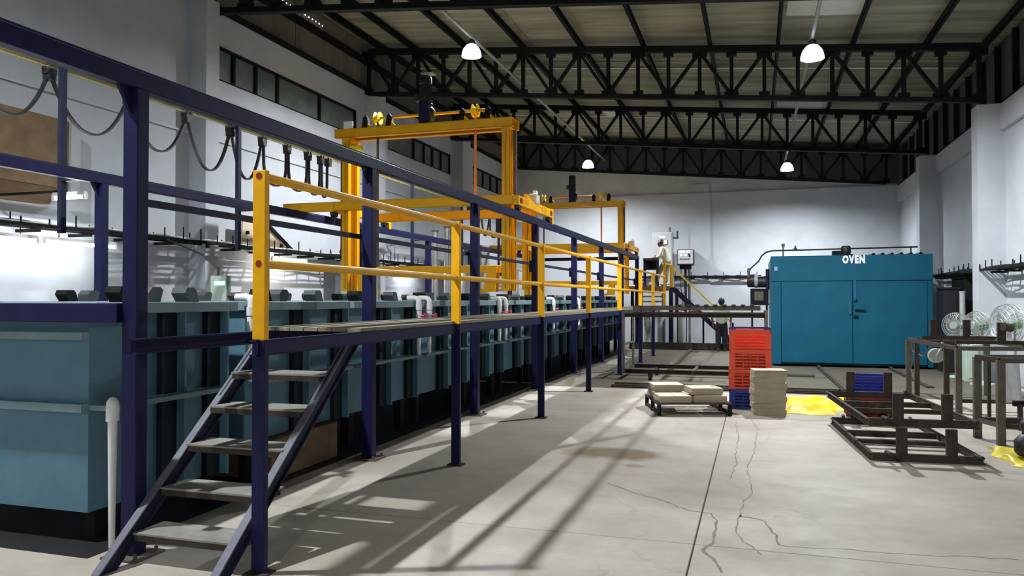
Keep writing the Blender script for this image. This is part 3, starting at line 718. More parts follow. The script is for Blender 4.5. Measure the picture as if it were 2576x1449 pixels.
# duct box
db = thing('duct_box', 'large brown boxed duct fixed high on the left wall', 'duct', (XL, 7.4, 3.1))
W(db).box(XL, -9.28, 4.8, 8.50, 3.20, 4.18).build('casing', 'brown', db, bevel=.01)
W(db).box(XL, -9.24, 8.50, 8.66, 3.10, 4.16).build('end_flange', 'grey_box', db)
W(db).prism([(XL, 3.2), (-9.28, 3.2), (-9.40, 2.98), (XL, 2.98)], 5.0, 8.3, 'Y').build('lower_hood', 'brown', db)
# leaning triangular board and dark strut
tb = thing('splash_board', 'pale triangular board with dark strut on the left wall behind the foremost yellow post', 'board', (-9.3, 13.2, 2.6))
W(tb).prism([(12.4, 3.2), (13.1, 3.2), (14.0, 2.68), (12.4, 2.68)], -9.32, -9.29, 'X').build('panel', 'carton_top', tb)
W(tb).bar((-9.26, 13.0, 3.22), (-9.26, 14.0, 2.68), .04, .06).build('strut', 'black_steel', tb)
W(tb).box(XL+.004, -9.25, 12.5, 12.56, 2.9, 2.96).build('bracket', 'black_steel', tb); W(tb).box(XL+.004, -9.25, 13.6, 13.66, 2.72, 2.78).build('bracket', 'black_steel', tb)
# display box with green digits on a stand behind the tanks
ds = thing('control_display', 'small grey box with green lit digits behind the tanks', 'display', (-8.0, 10.15, 0))
W(ds).box(-8.16, -7.86, 10.10, 10.22, 1.45, 2.02).build('box', 'palegreen', ds, bevel=.008)
W(ds).box(-8.04, -7.98, 10.16, 10.20, 0, 1.45).build('stand', 'grey_box', ds)
for i in range(4):
    x = -8.075+i*.05
    m = W(ds); h, w_, s_ = .045, .03, .008
    for zz in (1.88, 1.88+h/2, 1.88+h): m.box(x, x+w_, 10.094, 10.10, zz-s_/2, zz+s_/2)
    for xx in (x, x+w_): m.box(xx-s_/2, xx+s_/2, 10.094, 10.10, 1.88, 1.88+h)
    m.build('digit', 'led_green', ds)
W(ds).tube([(-8.05, 10.15, 2.02), (-8.05, 10.15, 2.15), (-8.3, 10.1, 2.35), (-8.9, 10.0, 2.6)], .018, 6).build('lead', 'cable', ds)
# grey cabinets and ducts behind the tanks
def cabinet(x0, x1, y0, y1, z1, m, label, name='wall_cabinet', z0=0):
    t = thing(name, label, 'cabinet', ((x0+x1)/2, y0, z0), group='cabinets behind the tanks')
    W(t).box(x0, x1, y0, y1, z0, z1).build('body', m, t, bevel=.012)
    W(t).box(x0+.05, x1-.05, y0-.012, y0, z0+.08, z1-.06).build('door', m, t, bevel=.004)
    W(t).box(x1-.12, x1-.09, y0-.03, y0-.012, (z0+z1)/2-.06, (z0+z1)/2+.06).build('handle', 'black', t)
    W(t).box(x0-.02, x1+.02, y0-.03, y1+.02, z1, z1+.04).build('lid', m, t)
    return t
cabinet(-8.95, -8.35, 23.2, 24.0, 3.35, 'grey_box', 'tall grey cabinet with overhanging lid behind the second gantry leg')
cabinet(-9.05, -8.55, 15.6, 16.1, 3.1, 'palegreen', 'pale cabinet standing by the left wall beside the first gantry column')
cabinet(-8.7, -8.2, 26.8, 27.4, 2.7, 'grey_box', 'grey cabinet in the far left corner')
for i, (x, y) in enumerate(((-8.4, 19.55), (-8.25, 20.05), (-8.4, 20.55), (-8.2, 21.2))):
    t = thing('vent_duct', 'shiny galvanised vertical duct pipe behind the tanks, %s from the left' % ORD[i], 'duct', (x, y, 0), group='galvanised duct pipes')
    zt = (3.5, 3.65, 3.3, 2.6)[i]
    W(t).cyl((x, y, 0), (x, y, zt), .085, n=14).build('pipe', 'silver', t, smooth=True)
    for z in (.9, 1.8, 2.45): W(t).cyl((x, y, z), (x, y, z+.03), .095, n=14).build('band', 'silver', t, smooth=True)
    W(t).cyl((x, y, zt), (x, y, zt+.05), .10, n=14).build('top_collar', 'dust_steel', t)
for i, (y, z) in enumerate(((18.9, 2.9), (22.6, 2.5))):
    t = thing('pipe_frame', ('thin grey pipe frame on the left wall, left of the galvanised ducts', 'thin grey pipe frame on the left wall, right of the galvanised ducts')[i], 'frame', (-9.3, y, z))
    W(t).bar((-9.3, y-1.2, z), (-9.3, y, z+.35), .03, .03).build('arm', 'grey_box', t); W(t).bar((-9.3, y, z-.5), (-9.3, y, z+.35), .03, .03).build('upright', 'grey_box', t)
    W(t).box(XL, -9.28, y-.02, y+.02, z+.2, z+.24).build('bracket', 'grey_box', t)
# ------------------------------------------------------------------ oven
ov = thing('oven', 'large petrol blue industrial oven with double doors and white lettering', 'oven', (2.17, 20.2, 0))
OX0, OX1, OY0, OY1 = .37, 3.98, 20.2, 23.4
W(ov).box(OX0, OX1, OY0+.06, OY1, .05, 2.70).build('body', 'oven', ov, bevel=.01)
W(ov).box(OX0-.012, OX0, OY0+.10, OY1-.02, .1, 2.66).build('side_sheet', 'oven_side', ov)
W(ov).box(OX0, OX1, OY0, OY0+.06, 2.10, 2.72).build('header_panel', 'oven', ov, bevel=.006)
W(ov).box(OX0, OX0+.235, OY0+.005, OY0+.06, .05, 2.09).build('jamb', 'oven', ov, bevel=.006)
W(ov).box(OX1-.12, OX1, OY0+.005, OY0+.06, .05, 2.09).build('jamb', 'oven', ov, bevel=.006)
dl = W(ov).box(OX0+.245, 2.235, OY0-.012, OY0+.05, .10, 2.09).build('door', 'oven', ov, bevel=.006)
dr = W(ov).box(2.245, OX1-.13, OY0-.012, OY0+.05, .10, 2.09).build('door', 'oven', ov, bevel=.006)
W(ov).cyl((2.18, OY0-.05, 1.30), (2.18, OY0-.05, 1.62), .022, n=8).box(2.165, 2.195, OY0-.05, OY0-.012, 1.32, 1.36).box(2.165, 2.195, OY0-.05, OY0-.012, 1.56, 1.60).build('handle', 'oven_trim', dl)
W(ov).cyl((2.29, OY0-.04, 1.62), (2.29, OY0-.04, 2.12), .016, n=8).build('bolt_rod', 'oven_trim', dr)
W(ov).box(2.26, 2.34, OY0-.04, OY0-.012, 1.60, 1.66).build('latch', 'black_steel', dr); W(ov).box(2.26, 2.36, OY0-.045, OY0-.012, 1.20, 1.26).build('latch', 'black_steel', dr)
W(ov).bar((2.28, OY0-.05, 1.40), (2.52, OY0-.05, 1.39), .025, .035).box(2.30, 2.33, OY0-.05, OY0-.012, 1.385, 1.415).build('lever', 'black_steel', dr)
for x in (OX0+.15, 1.6, 2.7, OX1-.15): W(ov).box(x-.08, x+.08, OY0+.1, OY0+.4, 0, .05).build('foot', 'black_steel', ov)
W(ov).box(OX0+.08, OX0+.16, OY0-.004, OY0, 2.36, 2.46).build('name_tag', 'oven_side', ov)
text('OVEN', .25, .004, 'white', ov, (2.27-ov.location.x, -.006, 2.605), sx=.66, bold=.015, space=1.22)
sh = MB(ov.location); n = 6*8; vs = []
for i in range(n+1):
    x = 2.66+1.22*i/n; h = 2.715+.055*max(0, math.sin(i*math.pi/4))
    vs += [(x, OY0+.02, h), (x, OY1-.3, h)]
sh.add(vs, [(2*i, 2*i+2, 2*i+3, 2*i+1) for i in range(n)]).build('corrugated_cover', 'oven', ov)
om = thing('oven_motor', 'dark circulation motor on top of the oven', 'motor', (2.05, 20.6, 2.72))
W(om).box(1.83, 2.28, 20.45, 20.85, 2.705, 2.76).build('base', 'black_steel', om)
W(om).box(1.83, 2.05, 20.5, 20.8, 2.76, 2.85).build('bracket', 'black_steel', om)
W(om).lathe([(0, 2.76), (.10, 2.76), (.115, 2.80), (.115, 2.93), (.09, 2.97), (0, 2.975)], (2.14, 20.62, 0), 18).build('motor_body', 'black', om, smooth=True)
ob = thing('oven_burner', 'black round burner fan on a stand at the left side of the oven', 'burner', (0.1, 20.9, 0))
W(ob).lathe([(0, -.20), (.14, -.20), (.17, -.17), (.17, -.02), (.0, -.02)], (0, 20.9, 2.13), 22, 'X').build('fan_casing', 'black', ob, smooth=True)
W(ob).cyl((-.02, 20.9, 2.13), (.06, 20.9, 2.13), .185, n=22).build('flange', 'grey_box', ob, smooth=True)
W(ob).cyl((.06, 20.9, 2.10), (.34, 20.9, 2.10), .15, n=18).build('barrel', 'black', ob, smooth=True)
W(ob).box(.26, .345, 20.7, 21.2, 1.9, 2.42).build('mount_plate', 'navy', ob)
W(ob).box(-.12, .32, 20.75, 21.1, 1.55, 1.93).build('control_box', 'black_steel', ob, bevel=.01)
W(ob).box(-.02, .20, 20.742, 20.75, 1.62, 1.85).build('box_door', 'dust_steel', ob)
for x in (-.08, .28): W(ob).box(x-.025, x+.025, 20.78, 20.83, 0, 1.55).build('leg', 'black_steel', ob)
W(ob).box(-.12, .33, 20.7, 21.1, 1.50, 1.55).build('shelf', 'black_steel', ob)
oc = thing('oven_conduit', 'black conduit pipe curving up and running above the oven roof', 'pipe', (.6, 20.7, 2.7))
W(oc).tube([(-.16, 20.7, 2.32), (-.13, 20.7, 2.42), (-.03, 20.7, 2.52), (.08, 20.7, 2.62), (.16, 20.7, 2.76), (.26, 20.7, 2.85), (.42, 20.7, 2.89), (1.2, 20.7, 2.895), (2.6, 20.7, 2.91), (3.75, 20.7, 2.92)], .02, 8).build('pipe', 'cable', oc, smooth=True)
for x, zt in ((.68, 3.04), (3.6, 2.92)):
    W(oc).box(x-.018, x+.018, 20.69, 20.73, 2.70, zt).build('support', 'dust_steel', oc)
W(oc).box(.64, .72, 20.67, 20.75, 2.98, 3.06).build('sensor', 'dust_steel', oc)
W(oc).prism([(.90, 2.90), (1.04, 2.90), (.99, 2.96), (.99, 3.0), (.95, 3.0), (.95, 2.96)], 20.68, 20.72, 'Y').build('junction', 'cable', oc)
W(oc).lathe([(.0, 2.2), (.035, 2.22), (.03, 2.33), (.045, 2.36), (.03, 2.44), (.0, 2.46)], (-.16, 20.7, 0), 10).build('gland', 'dust_steel', oc)
# floor rails
for i, (a, b, lb) in enumerate((((-2.6, 14.45), (1.75, 14.45), 'steel floor rail across the hall, nearest the cartons'),
                               ((-2.6, 14.85), (1.75, 14.85), 'steel floor rail across the hall, second from the cartons'),
                               ((-2.6, 17.55), (1.2, 17.55), 'steel floor rail across the hall, behind the long cart'),
                               ((1.55, 14.9), (1.45, 20.25), 'steel floor rail running into the oven, left one'),
                               ((3.10, 16.0), (3.05, 20.2), 'steel floor rail running into the oven, right one'),
                               ((-1.9, 18.2), (-2.0, 25.6), 'steel floor rail running back to the end stair'))):
    a3 = (a[0], a[1], .012); b3 = (b[0], b[1], .012)
    r = thing('floor_rail', lb, 'rail', (a[0], a[1], 0), group='rails set on the floor')
    W(r).bar(a3, b3, .13, .022).build('bed_plate', 'rust', r)
    W(r).bar((a[0], a[1], .035), (b[0], b[1], .035), .03, .03).build('rail_head', 'dust_steel', r)
# ------------------------------------------------------------------ long cart in front of the walkway end
ct = thing('oven_cart', 'long low-wheeled steel cart with tall end legs in front of the oven', 'cart', (-1.17, 16.4, 0))
cx0, cx1, cy0, cy1 = -2.60, .22, 15.76, 17.06
for y in (cy0, cy1):
    W(ct).chan((cx0, y, .185), (cx1, y, .185), .05, .085, .01).build('bottom_rail', 'rust', ct)
    W(ct).chan((cx0, y, 1.33), (cx1, y, 1.33), .05, .085, .01).build('top_rail', 'rust', ct)
    for x in (cx0+.02, cx1-.02): W(ct).box(x-.025, x+.025, y-.025, y+.025, .14, 1.40).build('leg', 'dust_steel', ct)
for x in (cx0+.02, -1.2, cx1-.02):
    W(ct).box(x-.03, x+.03, cy0, cy1, .15, .21).build('cross_member', 'dust_steel', ct)
    W(ct).box(x-.03, x+.03, cy0, cy1, 1.36, 1.42).build('cross_member', 'rust', ct)
W(ct).box(cx0+.005, cx0+.035, cy0, cy1, .70, .74).build('tie_bar', 'dust_steel', ct)
for x in (-2.05, -.3):
    for y in (cy0+.1, cy1-.1):
        cs = W(ct).cyl((x-.03, y, .085), (x+.03, y, .085), .085, n=16).build('castor_wheel', 'black', ct)
        W(ct).box(x-.045, x-.033, y-.03, y+.03, .06, .15).box(x+.033, x+.045, y-.03, y+.03, .06, .15).build('castor_fork', 'rust', cs)
tb_ = thing('work_bar', 'dark ribbed work bar lying across the top of the long cart', 'beam', (-1.2, 16.3, 1.42))
W(tb_).box(-2.46, .10, 16.25, 16.31, 1.425, 1.52).build('bar', 'rust', tb_)
for i in range(9): W(tb_).box(-1.5+i*.18-.04, -1.5+i*.18+.04, 16.24, 16.32, 1.52, 1.545).build('cleat', 'rust', tb_)
tb2 = thing('work_bar', 'plain dark work bar on the far side of the cart top', 'beam', (-1.2, 16.8, 1.42))
W(tb2).box(-1.9, .05, 16.72, 16.80, 1.425, 1.47).build('bar', 'black_steel', tb2)
W(tb2).box(-1.1, -1.0, 16.70, 16.82, 1.47, 1.50).build('cleat', 'rust', tb2)
# ------------------------------------------------------------------ plastic crates
def crate(w_, d, h, m, label, loc, rz, group):
    t = thing('plastic_crate', label, 'crate', loc, rz, group)
    MB().box(-w_/2+.02, w_/2-.02, -d/2+.02, d/2-.02, .0, .015).build('base', m, t)
    MB().box(-w_/2, w_/2, -d/2, -d/2+.02, h-.055, h).box(-w_/2, w_/2, d/2-.02, d/2, h-.055, h).box(-w_/2, -w_/2+.02, -d/2, d/2, h-.055, h).box(w_/2-.02, w_/2, -d/2, d/2, h-.055, h).build('rim', m, t)
    for sx in (-1, 1):
        for sy in (-1, 1):
            MB().box(sx*w_/2, sx*(w_/2-.085), sy*(d/2-.005), sy*(d/2-.03), .0, h-.05).box(sx*(w_/2-.005), sx*(w_/2-.03), sy*d/2, sy*(d/2-.085), .0, h-.05).build('corner_post', m, t)
    for sy in (-1, 1):
        p = MB(); yo = sy*(d/2-.012); yi = sy*(d/2-.030)
        p.box(-w_/2+.06, w_/2-.06, min(sy*(d/2-.14), sy*(d/2-.144)), max(sy*(d/2-.14), sy*(d/2-.144)), .01, h-.05)  # inner sheet added behind the slats to keep light out of the slots
        for i in range(5): z = .012+i*(h-.085)/4.4; p.box(-w_/2+.085, w_/2-.085, min(yo, yi), max(yo, yi), z, z+.018)
        for x in (-.1, 0, .1): p.box(x-.007, x+.007, min(yo, yi), max(yo, yi), .012, h-.055)
        q = p.build('side_panel', m, t); q['kind'] = 'stuff'
    for sx in (-1, 1):
        p = MB(); xo = sx*(w_/2-.012); xi = sx*(w_/2-.030)
        for i in range(5): z = .012+i*(h-.085)/4.4; p.box(min(xo, xi), max(xo, xi), -d/2+.085, d/2-.085, z, z+.022)
        q = p.build('end_panel', m, t); q['kind'] = 'stuff'
    return t
for i, (m, lb) in enumerate((('crate_blue', 'blue plastic crate at the bottom of the red crate stack'), ('crate_red', 'red plastic crate resting on the blue one, lowest of three red ones'),
                             ('crate_red', 'red plastic crate in the middle of the three red ones'), ('crate_red', 'red plastic crate at the top of the stack by the oven'))):
    crate(.605, .42, .295, m, lb, (-.09+random.uniform(-.008, .008), 12.32+random.uniform(-.01, .01), i*.298), 2, 'crates in the stack by the oven')
rc = thing('crate_liner', 'dark blue liner rim sitting inside the topmost red crate', 'liner', (-.09, 12.32, 1.192), 2)
MB().box(-.303, -.2, -.21, -.195, .001, .03).box(.2, .303, -.21, -.195, .001, .03).build('front_lip', 'crate_blue', rc)
MB().box(-.303, .303, .195, .21, .001, .03).build('back_lip', 'crate_blue', rc)
for s_ in (-1, 1): MB().box(s_*.303, s_*.288, -.195, .195, .001, .03).build('side_lip', 'crate_blue', rc)
crate(.60, .42, .29, 'crate_dred', 'dark red plastic crate on the floor behind the stacked stillages', (1.52, 12.0, 0), -2, 'crates behind the stillages')
crate(.55, .42, .28, 'crate_blue', 'open blue plastic crate standing on the dark red crate', (1.54, 12.0, .292), -4, 'crates behind the stillages')
# ------------------------------------------------------------------ cartons
def carton(w_, d, h, label, loc, rz, group, open_=False):
    t = thing('carton', label, 'carton', loc, rz, group)
    b = MB(); e = .012
    b.add([(-w_/2+e, -d/2, 0), (w_/2-e, -d/2, 0), (w_/2, d/2, 0), (-w_/2, d/2, 0),
           (-w_/2, -d/2-random.uniform(0, .01), h*.5), (w_/2, -d/2, h*.5), (w_/2, d/2, h*.5), (-w_/2, d/2, h*.5),
           (-w_/2+e*random.random(), -d/2, h), (w_/2-e*random.random(), -d/2, h), (w_/2-e, d/2, h), (-w_/2+e, d/2, h)],
          [(3, 2, 1, 0), (0, 1, 5, 4), (1, 2, 6, 5), (2, 3, 7, 6), (3, 0, 4, 7), (4, 5, 9, 8), (5, 6, 10, 9), (6, 7, 11, 10), (7, 4, 8, 11), (8, 9, 10, 11)]).build('body', 'carton', t)
    for s_ in (-1, 1):
        MB().add([(0.004*s_, -d/2, h+.002), (s_*(w_/2-.005), -d/2-.004, h+.001), (s_*(w_/2-.005), d/2, h+.001), (.004*s_, d/2, h+.002),
                  (0.004*s_, -d/2, h+.007), (s_*(w_/2-.005), -d/2-.004, h+.005), (s_*(w_/2-.005), d/2, h+.005), (.004*s_, d/2, h+.007)],
                 [(0, 1, 2, 3), (7, 6, 5, 4), (0, 4, 5, 1), (1, 5, 6, 2), (2, 6, 7, 3), (3, 7, 4, 0)]).build('flap', 'carton_top', t)
    return t
cz = 0
for i in range(7):
    h = .084+random.uniform(-.004, .004)
    lb = 'flat brown carton at the bottom of the tall carton stack' if i == 0 else 'flat brown carton on top of the tall carton stack' if i == 6 else 'flat brown carton in the tall stack, %s from the floor' % ORD[i]
    carton(.455, .36, h, lb, (.17+random.uniform(-.012, .012), 11.72+random.uniform(-.012, .012), cz), 8+random.uniform(-3, 3), 'cartons in the tall stack'); cz += h+.008
# pallet
PR = 17; pa = thing('steel_pallet', 'low black steel pallet frame carrying four cartons', 'pallet', (-.98, 11.70, 0), PR)
pw, pd, ph = 1.0, 1.08, .18
for sx in (-1, 1):
    for sy in (-1, 0, 1): MB().box(sx*(pw/2)-.025, sx*(pw/2)+.025, sy*(pd/2-.02)-.025, sy*(pd/2-.02)+.025, 0, ph-.03).build('leg', 'black_steel', pa)
    MB().box(sx*(pw/2)-.025, sx*(pw/2)+.025, -pd/2, pd/2, ph-.03, ph).build('side_rail', 'rust', pa)
    MB().box(sx*(pw/2)-.02, sx*(pw/2)+.02, -pd/2, pd/2, .02, .05).build('lower_rail', 'rust', pa)
for i in range(8):
    y = -pd/2+.03+i*(pd-.06)/7
    MB().box(-pw/2+.025, pw/2-.025, y-.035, y+.035, ph-.02, ph+.001).build('slat', 'dust_steel' if i else 'rust', pa)
def on_pallet(x, y): a = R(PR); return (-.98+x*math.cos(a)-y*math.sin(a), 11.70+x*math.sin(a)+y*math.cos(a))
for x, y, z, rz, lb in ((-.27, -.30, 0, 3, 'single flat carton at the front left of the pallet'), (.25, -.27, 0, -3, 'lower carton at the front right of the pallet'),
                        (.20, -.20, .1, 2, 'upper carton at the front right of the pallet'), (-.28, .22, 0, 0, 'lower carton at the back left of the pallet'), (-.26, .24, .1, 4, 'upper carton at the back left of the pallet')):
    q = on_pallet(x, y); carton(.46, .42, .088, lb, (q[0], q[1], ph+.002+z), PR+rz, 'cartons on the pallet')
fs_ = tag(MB((-1.35, 12.9, 0)).add([(-1.6, 12.7, .004), (-1.15, 12.8, .02), (-1.2, 13.15, .012), (-1.62, 13.05, .03), (-1.6, 12.7, .010), (-1.15, 12.8, .026), (-1.2, 13.15, .018), (-1.62, 13.05, .036)],
          [(0, 1, 2, 3), (7, 6, 5, 4), (0, 4, 5, 1), (1, 5, 6, 2), (2, 6, 7, 3), (3, 7, 4, 0)]).build('cardboard_sheet', 'carton'), 'flat cardboard sheet lying behind the pallet', 'cardboard')
# ------------------------------------------------------------------ tarpaulins
def tarp(label, x0, x1, y0, y1, h, seed, nx=34, ny=26):
    rnd = random.Random(seed); ph_ = [rnd.uniform(0, 6) for _ in range(6)]; vs = []
    for j in range(ny+1):
        for i in range(nx+1):
            u, v = i/nx, j/ny
            e = min(u, 1-u, v, 1-v)*9; e = min(1, e)
            f = .5+.5*math.sin(13*v+2.6*math.sin(3*u+ph_[0])+ph_[1]); g = .5+.5*math.sin(11*u+3*v+ph_[2])
            z = .006+e*h*(.25+.55*f+.25*g*f+.18*math.sin(23*v+5*u+ph_[3])*f)
            vs.append((x0+(x1-x0)*u+.05*math.sin(9*v+ph_[4])*(1 if u in (0, 1) else .5), y0+(y1-y0)*v+.05*math.sin(8*u+ph_[5])+.04*u, max(z, .004)))
    m = MB(((x0+x1)/2, (y0+y1)/2, 0)); n0 = len(vs)
    fs = [(j*(nx+1)+i, j*(nx+1)+i+1, (j+1)*(nx+1)+i+1, (j+1)*(nx+1)+i) for j in range(ny) for i in range(nx)]
    bd = [i for i in range(nx+1)]+[j*(nx+1)+nx for j in range(1, ny+1)]+[ny*(nx+1)+i for i in range(nx-1, -1, -1)]+[j*(nx+1) for j in range(ny-1, 0, -1)]
    for q in bd: vs.append((vs[q][0], vs[q][1], .0))
    L_ = len(bd); fs += [(bd[k], n0+k, n0+(k+1) % L_, bd[(k+1) % L_]) for k in range(L_)]+[tuple(n0+k for k in range(L_-1, -1, -1))]
    o = m.add(vs, fs).build('tarpaulin', 'tarp', smooth=True); return tag(o, label, 'tarpaulin', 'yellow tarpaulins on the floor')
tarp('crumpled yellow tarpaulin on the floor beside the tall carton stack', .44, 1.13, 11.78, 13.6, .085, 3)
tarp('crumpled yellow tarpaulin on the floor behind the red and blue crates', 1.16, 2.1, 12.3, 13.7, .08, 5)
tarp('small yellow tarpaulin on the floor at the lower right edge', 2.42, 2.95, 8.75, 9.75, .06, 9, 24, 22)
pu = thing('black_pump', 'black round pump standing on the small yellow tarpaulin at the right edge', 'pump', (2.66, 9.12, .05))
MB().lathe([(0, 0), (.10, 0), (.13, .04), (.13, .15), (.09, .20), (.06, .22), (.06, .26), (0, .26)], n=22).build('base', 'black', pu, smooth=True)
MB().lathe([(0, -.06), (.055, -.055), (.075, -.03), (.075, .03), (.055, .055), (0, .06)], (0, 0, .31), 18, 'Y').build('knob', 'black', pu, smooth=True)
MB().ring((0, -.058, .31), .034, .008, 'Y', 16).build('knob_ring', 'dust_steel', pu)
# ------------------------------------------------------------------ stacked stillages
def stillage(label, loc, rz, w_=1.02, l=2.42, hp=.34, stub=True):
    t = thing('stillage_frame', label, 'frame', loc, rz, 'rusty stillage frames')
    for s_ in (-1, 1):
        MB().chan((s_*w_/2, -l/2, .035), (s_*w_/2, l/2, .035), .045, .07, .008, side=s_).build('side_rail', 'rust', t)
        MB().bar((-w_/2, s_*l/2, .04), (w_/2, s_*l/2, .04), .045, .08).build('end_rail', 'rust', t)
    MB().bar((-w_/2, l*.12, .035), (w_/2, l*.12, .035), .05, .06).build('cross_rail', 'rust', t)
    MB().bar((-w_/2, -l*.12, .035), (w_/2, -l*.12, .035), .05, .05).build('cross_rail', 'rust', t)
    for sy in (-1, 1):
        for x in (-.23, .23): MB().box(x-.05, x+.05, sy*l/2-.025, sy*l/2+.025, .07, hp).build('upright', 'rust', t)
        for x in (-w_/2+.14, w_/2-.06):
            MB().cyl((x, sy*l/2-.02*sy, .085), (x+.02, sy*(l/2+.12), .085), .022, n=10).build('stub_pipe', 'rust', t)
    return t
stillage('rusty stillage frame on the floor, lower of the two stacked', (1.56, 9.92, 0), 4)
stillage('rusty stillage frame stacked on top of the lower one', (1.53, 10.0, .342), 4.5)
# ------------------------------------------------------------------ work tables
def frame_table(label, pts, zt, lower, mats=('dust_steel', 'rust')):
    cx_ = sum(p[0] for p in pts)/4; cy_ = sum(p[1] for p in pts)/4
    t = thing('frame_table', label, 'table', (cx_, cy_, 0), group='welded steel table frames')
    for i in range(4):
        a, b = pts[i], pts[(i+1) % 4]
        W(t).bar((a[0], a[1], zt-.03), (b[0], b[1], zt-.03), .055, .06).build('top_rail', mats[i % 2], t)
        if lower: W(t).bar((a[0], a[1], lower), (b[0], b[1], lower), .05, .05).build('stretcher', mats[(i+1) % 2], t)
        W(t).box(a[0]-.04, a[0]+.04, a[1]-.04, a[1]+.04, 0, zt-.03).build('leg', mats[0], t)
    return t
ta = frame_table('long rusty table frame with a castor hanging from its left rail', [(2.80, 12.6), (3.85, 12.75), (3.78, 15.05), (2.56, 15.0)], .97, None)
for y, x in ((14.55, 2.61), (13.1, 2.75)): W(ta).box(x-.035, x+.035, y-.035, y+.035, 0, .94).build('leg', 'rust', ta)
W(ta).bar((2.8, 12.6, .18), (3.85, 12.75, .18), .05, .05).build('stretcher', 'rust', ta)
W(ta).bar((2.62, 14.3, .94), (3.8, 14.4, .94), .05, .05).build('cross_rail', 'rust', ta)
W(ta).tube([(2.58, 14.9, .93), (2.60, 14.8, .75), (2.66, 14.3, .70), (2.70, 13.9, .90)], .012, 5).build('hanging_chain', 'dust_steel', ta)
W(ta).tube([(2.63, 14.5, .92), (2.57, 14.85, .45), (2.62, 14.6, .12)], .010, 5).build('hanging_chain', 'dust_steel', ta)
tbB = frame_table('narrow rusty table frame with lower stretchers at the right edge', [(2.64, 9.98), (3.7, 10.15), (3.6, 10.62), (2.52, 10.45)], .99, .22)
cw = thing('castor_wheel', 'grey castor wheel with pale bracket hanging from the long table frame', 'castor', (2.66, 13.4, .80))
W(cw).lathe([(0, -.03), (.10, -.03), (.115, -.015), (.115, .015), (.10, .03), (0, .03)], (2.66, 13.35, .78), 22, 'Y').build('wheel', 'grey_box', cw, smooth=True)
W(cw).bar((2.66, 13.31, .78), (2.74, 13.30, .93), .02, .06, up=(0, 1, 0)).bar((2.74, 13.3, .93), (2.74, 13.3, .99), .02, .06, up=(0, 1, 0)).build('fork', 'pale_box', cw)
W(cw).cyl((2.66, 13.29, .78), (2.66, 13.41, .78), .02, n=10).build('axle', 'chrome', cw)
up = thing('stillage_frame', 'rusty frame with upright posts lying on the long table frame', 'frame', (3.4, 14.1, .97), group='rusty stillage frames')
W(up).bar((2.72, 14.7, 1.0), (3.85, 14.75, 1.0), .05, .055).bar((2.9, 13.2, 1.0), (3.9, 13.3, 1.0), .05, .055).build('rail', 'rust', up)['kind'] = 'stuff'
for x, y in ((2.90, 14.7), (3.40, 14.72), (3.52, 13.25)): W(up).box(x-.055, x+.055, y-.03, y+.03, 1.028, 1.30).build('upright', 'rust', up)
W(up).cyl((3.52, 13.18, 1.24), (3.66, 13.3, 1.22), .06, n=12).build('stub_pipe', 'rust', up)
gc = tag(MB((3.05, 12.75, .975)).box(3.0, 3.14, 12.70, 12.80, .972, .99).build('metal_scrap', 'paper'), 'small white offcut lying on the front rail of the long table frame', 'offcut')
